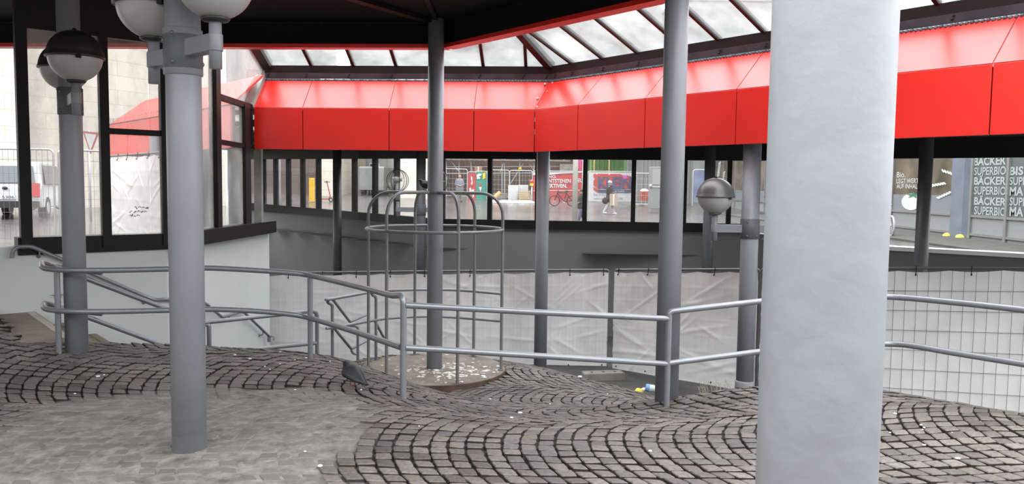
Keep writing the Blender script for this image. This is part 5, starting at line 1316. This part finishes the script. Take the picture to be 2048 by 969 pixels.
bshape(b4, [(1187, 348.5), (1191, 347.8), (1193, 350), (1196, 347.8), (1216, 348), (1218, 351), (1221, 348.2), (1240, 348.5), (1246, 351), (1262, 353), (1263, 377.5), (1195, 377), (1187, 371), (1187, 361), (1191, 358), (1187, 354)], 54, KRED, 'red_shadow_block')
btext(b4, 'KLEIN', 1195.5, 1262, 376.6, 355, 54, KNAV, .045, .07)
bshape(b4, [(1187, 374.2), (1196, 379.4), (1196, 385.5), (1187, 379.5)], 54, KRED, 'red_corner'); bshape(b4, [(1196.5, 379.8), (1262, 380), (1262, 385.8), (1196.5, 385.6)], 54, KNAV, 'navy_bar'); btext(b4, '& Co.KG', 1230, 1248, 384.8, 381, 54, LETW, .0, .07)
btext(b4, 'Tel.: 0 22', 1187, 1208, 392, 387.6, 54, GTXT, .0); btext(b4, 'www.jos', 1187, 1208, 399, 395.2, 54, GTXT, .0); btext(b4, 'bh.de', 1230, 1245, 399, 394.6, 54, GTXT, .0)
bshape(b4, [(1243, 351), (1248, 352), (1255, 350), (1253, 354), (1256, 356), (1249, 358.5), (1245, 357.5), (1246, 354.5)], 54, MAG, 'magenta_scrawl', .09)
b5 = banner(1387, 1412, 342, 405, 44, mat('blue_banner', (0.10, 0.115, 0.22), .6, col2=(0.22, 0.265, 0.34), scale=.8), 'blue banner seen left of the yard globe lamp')

# scaffold
scf = thing('scaffolding', 'galvanised tube scaffolding in front of the dark house behind the site fence', 'scaffolding', G(960, 58.5))
D_ = 58.5
def tubex(x0, y0, x1, y1, nm, r=.04, D=D_):
    mb = MB(); mb.tube([P(x0, y0, D), P(x1, y1, D)], r, 6); part(nm, mb, GALV, scf)
for x in (893, 918, 942, 1004, 1009, 1039, 1068, 1100, 1128): tubex(x, 300, x, 404, 'upright')
for y in (333, 346): tubex(884, y + 1, 1140, y, 'ledger', .03)
for q in ((938, 318, 948, 352), (1016, 375, 1053, 318), (899, 318, 919, 345), (1053, 318, 1080, 362), (1010, 320, 1000, 345), (1085, 350, 1100, 318)): tubex(*q, 'brace', .03)
mb = MB(); a = P(880, 321, D_); b = P(1140, 321, D_); mb.box((a + b) / 2, ((b - a).length / 2, 0, 0), (0, .45, 0), (0, 0, .05)); part('deck', mb, CONC, scf)
CART = mat('cardboard', (0.26, 0.17, 0.115), .8); WOOD = mat('pale_planks', (0.33, 0.24, 0.13), .7); PALL = mat('grey_pallet_wood', (0.16, 0.145, 0.13), .85, var=.2, scale=2)
def boxthing(nm, label, cat, x0, x1, yt, yb, D, m_, dep=.6, extra=None, pname='body'):
    a = P(x0, yb, D); b = P(x1, yb, D); zt = P((x0 + x1) / 2, yt, D).z; root = thing(nm, label, cat, (a.x, D, a.z))
    mb = MB(); mb.abox(a.x, D, a.z, b.x, D + dep, zt); part(pname, mb, m_, root, bevel=.02)
    if extra: extra(root, a, b, zt, D)
    return root
boxthing('carton', 'brown cardboard carton high on the scaffold above the red and green banners', 'box', 949, 964, 333.5, 345, 57.5, CART, extra=lambda r, a, b, z, D: part('tape', (lambda m_: (m_.abox((a.x + b.x) / 2 - .03, D - .01, a.z, (a.x + b.x) / 2 + .03, D + .3, z + .01), m_)[1])(MB()), LITW, r))
def straps(r, a, b, z, D):
    for t_ in (.3, .7):
        mb = MB(); x = a.x + (b.x - a.x) * t_; mb.abox(x - .02, D - .012, a.z, x + .02, D + .61, z + .012); part('strap', mb, GALV, r)
def layers(nm, label, cat, x0, x1, yt, yb, D, m_, n, pname, dep=.8):
    a = P(x0, yb, D); b = P(x1, yb, D); zt = P((x0 + x1) / 2, yt, D).z; root = thing(nm, label, cat, (a.x, D, a.z)); h = (zt - a.z) / n
    for k in range(n):
        mb = MB(); mb.abox(a.x + .02 * (k % 2), D, a.z + h * k + .03, b.x - .03 * (k % 2), D + dep, a.z + h * (k + 1) - .01); part(pname, mb, m_, root)
    return root
boxthing('block_stack', 'tall white wrapped stack of blocks left of the planks on the building site', 'block stack', 1016, 1036, 371, 402.5, 52.5, BWHT, extra=straps)
boxthing('block_stack', 'white wrapped stack of blocks behind the pale planks on the building site', 'block stack', 1036, 1056, 370.5, 398, 53.3, BWHT, extra=straps)
layers('plank_stack', 'stack of pale yellow planks on the building site', 'planks', 1037, 1061, 382, 403, 52, WOOD, 5, 'plank')
for k, (yt, yb) in enumerate(((394, 402), (386.5, 394))):
    layers('pallet', ['lower grey wooden pallet left of the white block stacks', 'upper grey wooden pallet left of the white block stacks'][k], 'pallet', 986, 1015, yt, yb, 52.5, PALL, 2, 'board')
c = P(990, 394, 51.5); r_ = thing('orange_pipe', 'short orange pipe leaning on the grey pallets', 'pipe', c); mb = MB(); mb.tube([P(989, 395, 51.5), P(999, 385.5, 51.8)], .12, 12); part('pipe', mb, mat('orange_plastic', (0.65, 0.22, 0.08), .5), r_)
mb = MB(); rnd = random.Random(4)
for k in range(90):
    x = rnd.uniform(985, 1062); D = rnd.uniform(49.5, 51.8); g_ = G(x, D); mb.ball(g_ + V((0, 0, .04)), rnd.uniform(.06, .22), 6, 4, 1.5, 1, .45)
o = mb.build('rubble', LITW); tag(o, 'low heap of white rubble in front of the pallets and block stacks', 'rubble', kind='stuff')
c = G(1063, 51); r_ = thing('warning_light', 'red and yellow warning lamp on a post right of the planks', 'warning light', c)
mb = MB(); zt = P(1063, 372, 51).z; mb.cyl(c, .03, c.z, zt, 8); part('pole', mb, GALV, r_); mb = MB(); mb.abox(c.x - .11, 50.9, zt, c.x + .11, 51.1, zt + .16); part('battery_box', mb, YEL, r_); mb = MB(); mb.ball((c.x, 51, zt + .28), .12, 10, 8); part('lens', mb, mat('red_lens', (.6, .05, .04), .3), r_)
c = P(1040, 338, 58.3); r_ = thing('site_lamp', 'small yellow lamp hanging on the scaffolding', 'lamp', c); mb = MB(); mb.ball(c, .14, 12, 8); part('lamp_body', mb, YEL, r_); mb = MB(); mb.tube([c + V((0, 0, .1)), c + V((0, 0, .60))], .02, 6); part('hook', mb, GALV, r_)
# green container
def ribs(r, a, b, z, D):
    n = 7
    for k in range(n):
        x = a.x + (b.x - a.x) * (k + .5) / n; mb = MB(); mb.abox(x - .07, D - .07, a.z + .2, x + .07, D, z - .2); part('rib', mb, GCON, r)
    for xx in (a.x, b.x):
        mb = MB(); mb.abox(xx - .09, D - .1, a.z - .2, xx + .09, D, z + .4); part('corner_post', mb, mat('light_green_steel', (0.12, 0.25, 0.09), .5), r)
GCON = mat('green_container_paint', (0.055, 0.13, 0.03), .55, var=.25, scale=1.2)
boxthing('container', 'green steel site container above the white company banner', 'container', 1180, 1248, 300, 398, 58, GCON, 2.4, ribs)
for x in (1187, 1217):
    c = G(x, 57); r_ = thing('site_pole', 'thin orange pole %s of the green container' % ('at the left end' if x < 1200 else 'in front of the middle'), 'pole', c); mb = MB(); mb.cyl(c, .035, c.z, c.z + 4, 8); part('pole', mb, mat('orange_paint', (.62, .36, .12), .6), r_)
    mb = MB(); mb.cyl(c, .06, c.z, c.z + .05, 10); part('base', mb, GALV, r_)
boxthing('concrete_block', 'grey concrete block behind the wide red banner', 'concrete block', 1120, 1146, 329, 345, 57.5, CONC)
# white pole, cabinet, bin
c = G(1150, 30); r_ = thing('white_pole', 'thick white pole between the bicycle and the walking person', 'pole', c); mb = MB(); mb.cyl(c, .098, c.z, c.z + 4.5, 24); part('shaft', mb, mat('white_pole_paint', (.38, .365, .335), .5), r_); mb = MB(); mb.cyl(c, .13, c.z, c.z + .06, 20); part('base_ring', mb, GALV, r_)
c = G(1164.5, 40); r_ = thing('round_sign', 'purple and red sticker-covered sign beside the white pole', 'sign', c); mb = MB(); mb.cyl(c, .03, c.z, c.z + 3.4, 8); part('pole', mb, GALV, r_); mb = MB(); q = P(1162, 328, 40); mb.ball(q, .28, 14, 10, .8, .1, 1.3); part('plate', mb, mat('purple_paint', (.22, .05, .22), .6, col2=(.5, .06, .06), scale=4), r_)
CAB = mat('grey_cabinet', (0.19, 0.195, 0.195), .5)
def cabx(r, a, b, z, D):
    zm = P(1308, 374, D).z; mb = MB(); mb.abox(a.x - .06, D - .03, zm - .03, b.x + .1, D, zm + .03); part('ledge', mb, GALV, r)
    mb = MB(); mb.abox(a.x + .10, D - .02, zm + .12, b.x - .05, D, z - .12); part('grille', mb, mat('pale_grille', (.25, .25, .25), .5), r)
    mb = MB(); mb.ball((a.x + .02, D - .06, zm + .05), .09, 8, 6); part('handle', mb, GALV, r)
boxthing('steel_cabinet', 'tall grey steel cabinet in the street left of the column at the railing bend', 'cabinet', 1299, 1322, 334, 417.5, 42, CAB, .5, cabx)
boxthing('rusty_bin', 'rusty red bin behind the wire fence beside the steel cabinet', 'bin', 1282, 1297, 383, 403, 49, mat('rust_red', (.27, .075, .045), .8, var=.3), .6, lambda r, a, b, z, D: part('filling', (lambda m_: (m_.ball(((a.x + b.x) / 2, D + .2, z + .03), .26, 10, 6, 1, .8, .5), m_)[1])(MB()), LITW, r))
# bicycle
BIKE = mat('black_bicycle', (.02, .02, .022), .4)
def bicycle(px, D, label, m_=BIKE, flip=1, yawd=0, R=.30):
    c = G(px, D); root = thing('bicycle', label, 'bicycle', c); ca, sa = math.cos(math.radians(yawd)), math.sin(math.radians(yawd))
    L = lambda x, y, z: c + V((x * ca * flip - y * sa, x * sa * flip + y * ca, z))
    for x in (-.52, .52):
        mb = MB(); mb.tube([L(x + R * math.cos(a), 0, .33 + R * math.sin(a)) for a in [2 * math.pi * k / 28 for k in range(28)]], .034, 6, closed=True); wl = part('wheel', mb, m_, root)
        mb = MB()
        for k in range(8): a = math.pi * k / 8; mb.tube([L(x + R * math.cos(a), 0, .33 + R * math.sin(a)), L(x - R * math.cos(a), 0, .33 - R * math.sin(a))], .003, 4, False)
        part('spokes', mb, GALV, wl)
    mb = MB()
    for p, q in (((-.52, 0, .33), (-.05, 0, .30)), ((-.52, 0, .33), (-.17, 0, .78)), ((-.05, 0, .30), (-.19, 0, .86)), ((-.05, 0, .30), (.33, 0, .74)), ((-.17, 0, .80), (.31, 0, .82)), ((.52, 0, .33), (.29, 0, .92))): mb.tube([L(*p), L(*q)], .03, 6)
    part('frame', mb, m_, root)
    mb = MB(); mb.tube([L(-.32, 0, .88), L(-.19, 0, .90), L(-.05, 0, .89)], [.055, .05, .02], 8); part('saddle', mb, m_, root)
    mb = MB(); mb.tube([L(.42, .2, .98), L(.30, .22, .96), L(.28, 0, .94), L(.30, -.22, .96), L(.42, -.2, .98)], .015, 6); part('handlebar', mb, m_, root)
    mb = MB(); mb.tube([L(-.05 + .08 * math.cos(a), .03, .30 + .08 * math.sin(a)) for a in [2 * math.pi * k / 14 for k in range(14)]], .014, 6, closed=True); mb.tube([L(-.05, -.1, .17), L(-.05, .1, .43)], .012, 6); part('crank', mb, GALV, root)
    return root
bicycle(1126.5, 47.5, 'black bicycle parked in front of the wide red banner', flip=-1)
bicycle(93, 30, 'bicycle behind the wire fence, seen through the first stair window', BIKE, 1, 25)
c = None
bicycle(1775, 24.5, 'bicycle leaning by the shop, peeping out behind the massive column', mat('grey_bicycle', (.3, .3, .3), .4), 1, 80)
# scooter and yellow post, van
def scooter(px, D):
    c = G(px, D); root = thing('kick_scooter', 'red electric kick scooter standing before the narrow cream wall', 'scooter', c); SR = mat('scooter_red', (.30, .05, .04), .5); L = lambda x, z, y=0: c + V((x, y, z))
    mb = MB(); mb.bar(L(-.50, .14), L(.20, .16), .16, .07); part('deck', mb, SR, root)
    mb = MB(); mb.tube([L(.20, .16), L(.28, .28), L(.30, .35)], .04, 8); mb.tube([L(.31, .30), L(.12, 1.12)], .032, 8); part('steering_column', mb, SR, root)
    mb = MB(); mb.tube([L(.02, 1.14, -.25), L(.12, 1.13, 0), L(.22, 1.14, .25)], .022, 8); mb.ball(L(.11, 1.15), .06, 8, 6); part('handlebar', mb, BIKE, root)
    for x in (-.52, .34):
        mb = MB(); mb.tube([L(x + .10 * math.cos(a), .12 + .10 * math.sin(a)) for a in [2 * math.pi * k / 20 for k in range(20)]], .035, 8, closed=True); part('wheel', mb, BIKE, root)
scooter(650, 46)
c = G(624, 45); r_ = thing('yellow_post', 'tall square yellow post in the square behind the back windows', 'post', c)
mb = MB(); mb.abox(c.x - .145, 44.9, c.z, c.x + .145, 45.1, P(624, 356.5, 45).z); part('post_body', mb, mat('signal_yellow', (.52, .31, .008), .5), r_, bevel=.02); mb = MB(); mb.abox(c.x - .17, 44.85, c.z, c.x + .17, 45.15, c.z + .05); part('base', mb, CONC, r_)
def vehicle(px, D, yaw, label, m_, name, cat, W=1.8, H=1.5, L=4.2, plate=None, box=False):
    """rear end towards -y before yaw; body lofted from side sections"""
    c = G(px, D); root = thing(name, label, cat, c); R_ = Matrix.Rotation(math.radians(yaw), 3, 'Z'); T = lambda x, y, z: c + R_ @ V((x, y, z))
    prof = [(0, .35), (-.06, .55), (-.04, .95), (.04, 1.02), (.28, H - .10), (.55, H), (2.2, H + .02), (2.75, H - .06), (3.35, 1.05), (4.1, .88), (4.2, .55), (4.1, .32)] if not box else [(0, .35), (-.02, .6), (0, H - .1), (.1, H), (3.6, H), (3.7, H - .2), (4.3, 1.2), (4.9, 1.1), (5.0, .5), (4.9, .32)]
    mb = MB(); n = len(prof); vs = []
    wd = lambda z: W / 2 * (1.0 if z < 1.0 or box else 1.0 - .16 * (z - 1.0) / (H - 1.0))
    for s in (-1, -.93, .93, 1):
        for (y, z) in prof:
            k = 1 if abs(s) < .95 else .985
            vs.append(T(s * wd(z), y if abs(s) < .95 else .04 + y * .985, .34 + (z - .34) * k))
    fs = []
    for j in range(3):
        for i in range(n): fs.append((j * n + i, j * n + (i + 1) % n, (j + 1) * n + (i + 1) % n, (j + 1) * n + i))
    fs += [tuple(range(n))[::-1], tuple(3 * n + i for i in range(n))]
    mb.add(vs, fs, False); part('body', mb, m_, root, bevel=.03)
    if not box:
        mb = MB(); w2 = wd(1.3) * .86; mb.add([T(-w2 * 1.03, .035, 1.08), T(w2 * 1.03, .035, 1.08), T(w2 * .9, .255, H - .14), T(-w2 * .9, .255, H - .14)], [(0, 1, 2, 3)]); mb.v = [tuple(V(v) + R_ @ V((0, -.02, .005))) for v in mb.v]; part('rear_window', mb, WIN, root)
        mb = MB(); mb.add([T(W / 2 * .99 + .01, .55, 1.05), T(W / 2 * .99 + .01, 3.1, 1.05), T(wd(H) + .03, 2.6, H - .1), T(wd(H) + .03, .75, H - .1)], [(0, 1, 2, 3)]); part('side_window', mb, WIN, root)
        for s in (-1, 1):
            mb = MB(); mb.box(T(s * (W / 2 - .13), -.03, .88), R_ @ V((.10, 0, 0)), R_ @ V((0, .06, 0)), (0, 0, .20)); part('tail_light', mb, mat('tail_light_red', (.55, .03, .03), .3), root)
        mb = MB(); mb.box(T(0, -.06, .45), R_ @ V((W / 2 - .05, 0, 0)), R_ @ V((0, .06, 0)), (0, 0, .10)); part('bumper', mb, BIKE, root)
        mb = MB(); mb.ball(T(0, -.07, .93), .07, 12, 6, 1.3, .3, .7); part('badge', mb, BIKE, root)
    else:
        mb = MB(); mb.box(T(W / 2, 4.1, 1.35), R_ @ V((.02, 0, 0)), R_ @ V((0, .3, 0)), (0, 0, .25)); part('side_window', mb, WIN, root)
    for y in (.75, (3.4 if not box else 4.1)):
        for s in (-1, 1):
            mb = MB(); mb.tube([T(s * (W / 2 - .2), y, .33), T(s * (W / 2 + .01), y, .33)], .33, 22); wl = part('wheel', mb, BIKE, root)
            mb = MB(); mb.tube([T(s * (W / 2), y, .33), T(s * (W / 2 + .02), y, .33)], .19, 14); part('hub', mb, GALV, wl)
    if plate:
        mb = MB(); mb.box(T(0, -.075, .66), R_ @ V((.27, 0, 0)), R_ @ V((0, .012, 0)), (0, 0, .065)); pl = part('number_plate', mb, LETW, root)
        part('plate_lettering', text_mb(plate, T(-.235, -.09, .625), R_ @ V((1, 0, 0)), (0, 0, 1), .115, .006, .47, .004), KNAV, pl)
    return root
vehicle(12, 23.5, 18, 'white car seen from behind through the wire fence at the far left', mat('white_car_paint', (.42, .425, .43), .25), 'car', 'car', 1.85, 1.72, plate='EI 5306')
vehicle(742, 56, -12, 'white van standing in the square behind the back windows', mat('white_van_paint', (.25, .26, .26), .35), 'van', 'van', 1.9, 2.0, box=True)
# fence in the left background, give-way sign, tarp hoarding behind the dirty panes
def left_fence(x0, x1, D0, D1, label):
    a = P(x0, 470, D0); b = P(x1, 470, D1); a.z = .42; b.z = .42; root = thing('site_fence', label, 'fence', a); h = 1.93
    mb = MB(); mb.tube(fillet([a, a + V((0, 0, h)), b + V((0, 0, h)), b], .1), .022, 8); part('frame', mb, GALV, root)
    mb = MB(); L = (b - a).length; k = int(L / .11)
    for i in range(1, k): mb.tube([a.lerp(b, i / k), a.lerp(b, i / k) + V((0, 0, h))], .0035, 4, False)
    for j in range(7): mb.tube([a + V((0, 0, h * j / 7 + .05)), b + V((0, 0, h * j / 7 + .05))], .0035, 4, False)
    part('wire_mesh', mb, WIRE, root)
    mb = MB(); mb.box(a + V((0, 0, -.05)), (.35, 0, 0), (0, .12, 0), (0, 0, .08)); part('foot', mb, CONC, root)
left_fence(-150, 111, 16.6, 16.9, 'wire fence panel in front of the white car'); left_fence(121, 330, 17.0, 18.4, 'wire fence panel behind the column beside the stairs')
c = G(181, 24); r_ = thing('give_way_sign', 'white give way sign with red border behind the stair windows', 'sign', c)
mb = MB(); mb.cyl(c, .03, c.z, P(181, 262, 24).z, 10); part('pole', mb, GALV, r_)
q = [P(x, y, 23.9) for x, y in ((165, 262), (181, 310), (198, 266))]
for nm, k, dy, m_ in (('red_plate', 1.0, 0, KRED), ('white_plate', .72, -.015, LETW)):
    ce_ = (q[0] + q[1] + q[2]) / 3; mb = MB(); w = [ce_ + (p - ce_) * k + V((0, dy, 0)) for p in q]; mb.add(w + [p + V((0, .01, 0)) for p in w], [(0, 1, 2), (5, 4, 3), (0, 3, 4, 1), (1, 4, 5, 2), (2, 5, 3, 0)]); part(nm, mb, m_, r_)
ha, hb_ = P(219, 323, 15.6), P(327, 320, 13.0)
fence(V((ha.x, ha.y, 2.15)), V((ha.x, ha.y, .35)), V((hb_.x, hb_.y, 2.15)), V((hb_.x, hb_.y, .35)), 'white tarpaulin fence behind the dirty stair window, below the faded canopy', seed=31)
for k, (x, D) in enumerate(((313, 14.6), (411, 13.6), (470, 12.9))):
    c = P(x, 380, D + .45); r_ = thing('support_column', ['dark column under the faded canopy, left of the foreground column', 'dark column under the faded canopy, right of the foreground column', 'dark column behind the last dirty stair window pane'][k], 'column', (c.x, c.y, .3)); mb = MB(); mb.cyl(c, .105, .25, 2.62, 24); part('shaft', mb, mat('dark_blue_grey_paint', (.10, .115, .13), .5), r_); mb = MB(); mb.cyl(c, .13, .25, .36, 24); part('base_collar', mb, GREYW, r_)
# scribbles on the dirty pane
mb = MB(); rnd = random.Random(8)
for r_i, (x0, x1, y) in enumerate(((268, 298, 416), (258, 296, 424), (260, 282, 431))):
    pts = []; x = x0
    while x < x1:
        pts.append(PW(x, y + rnd.uniform(-2.4, 2.4), WL0, WL1) + V((wdir.y, -wdir.x, 0)) * .012); x += rnd.uniform(.9, 2.0)
    for i in range(0, len(pts) - 3, 5): mb.tube(smoothpts(pts[i:i + 5], 3), .0035, 4)
part('scribble', mb, BLACK, w3)
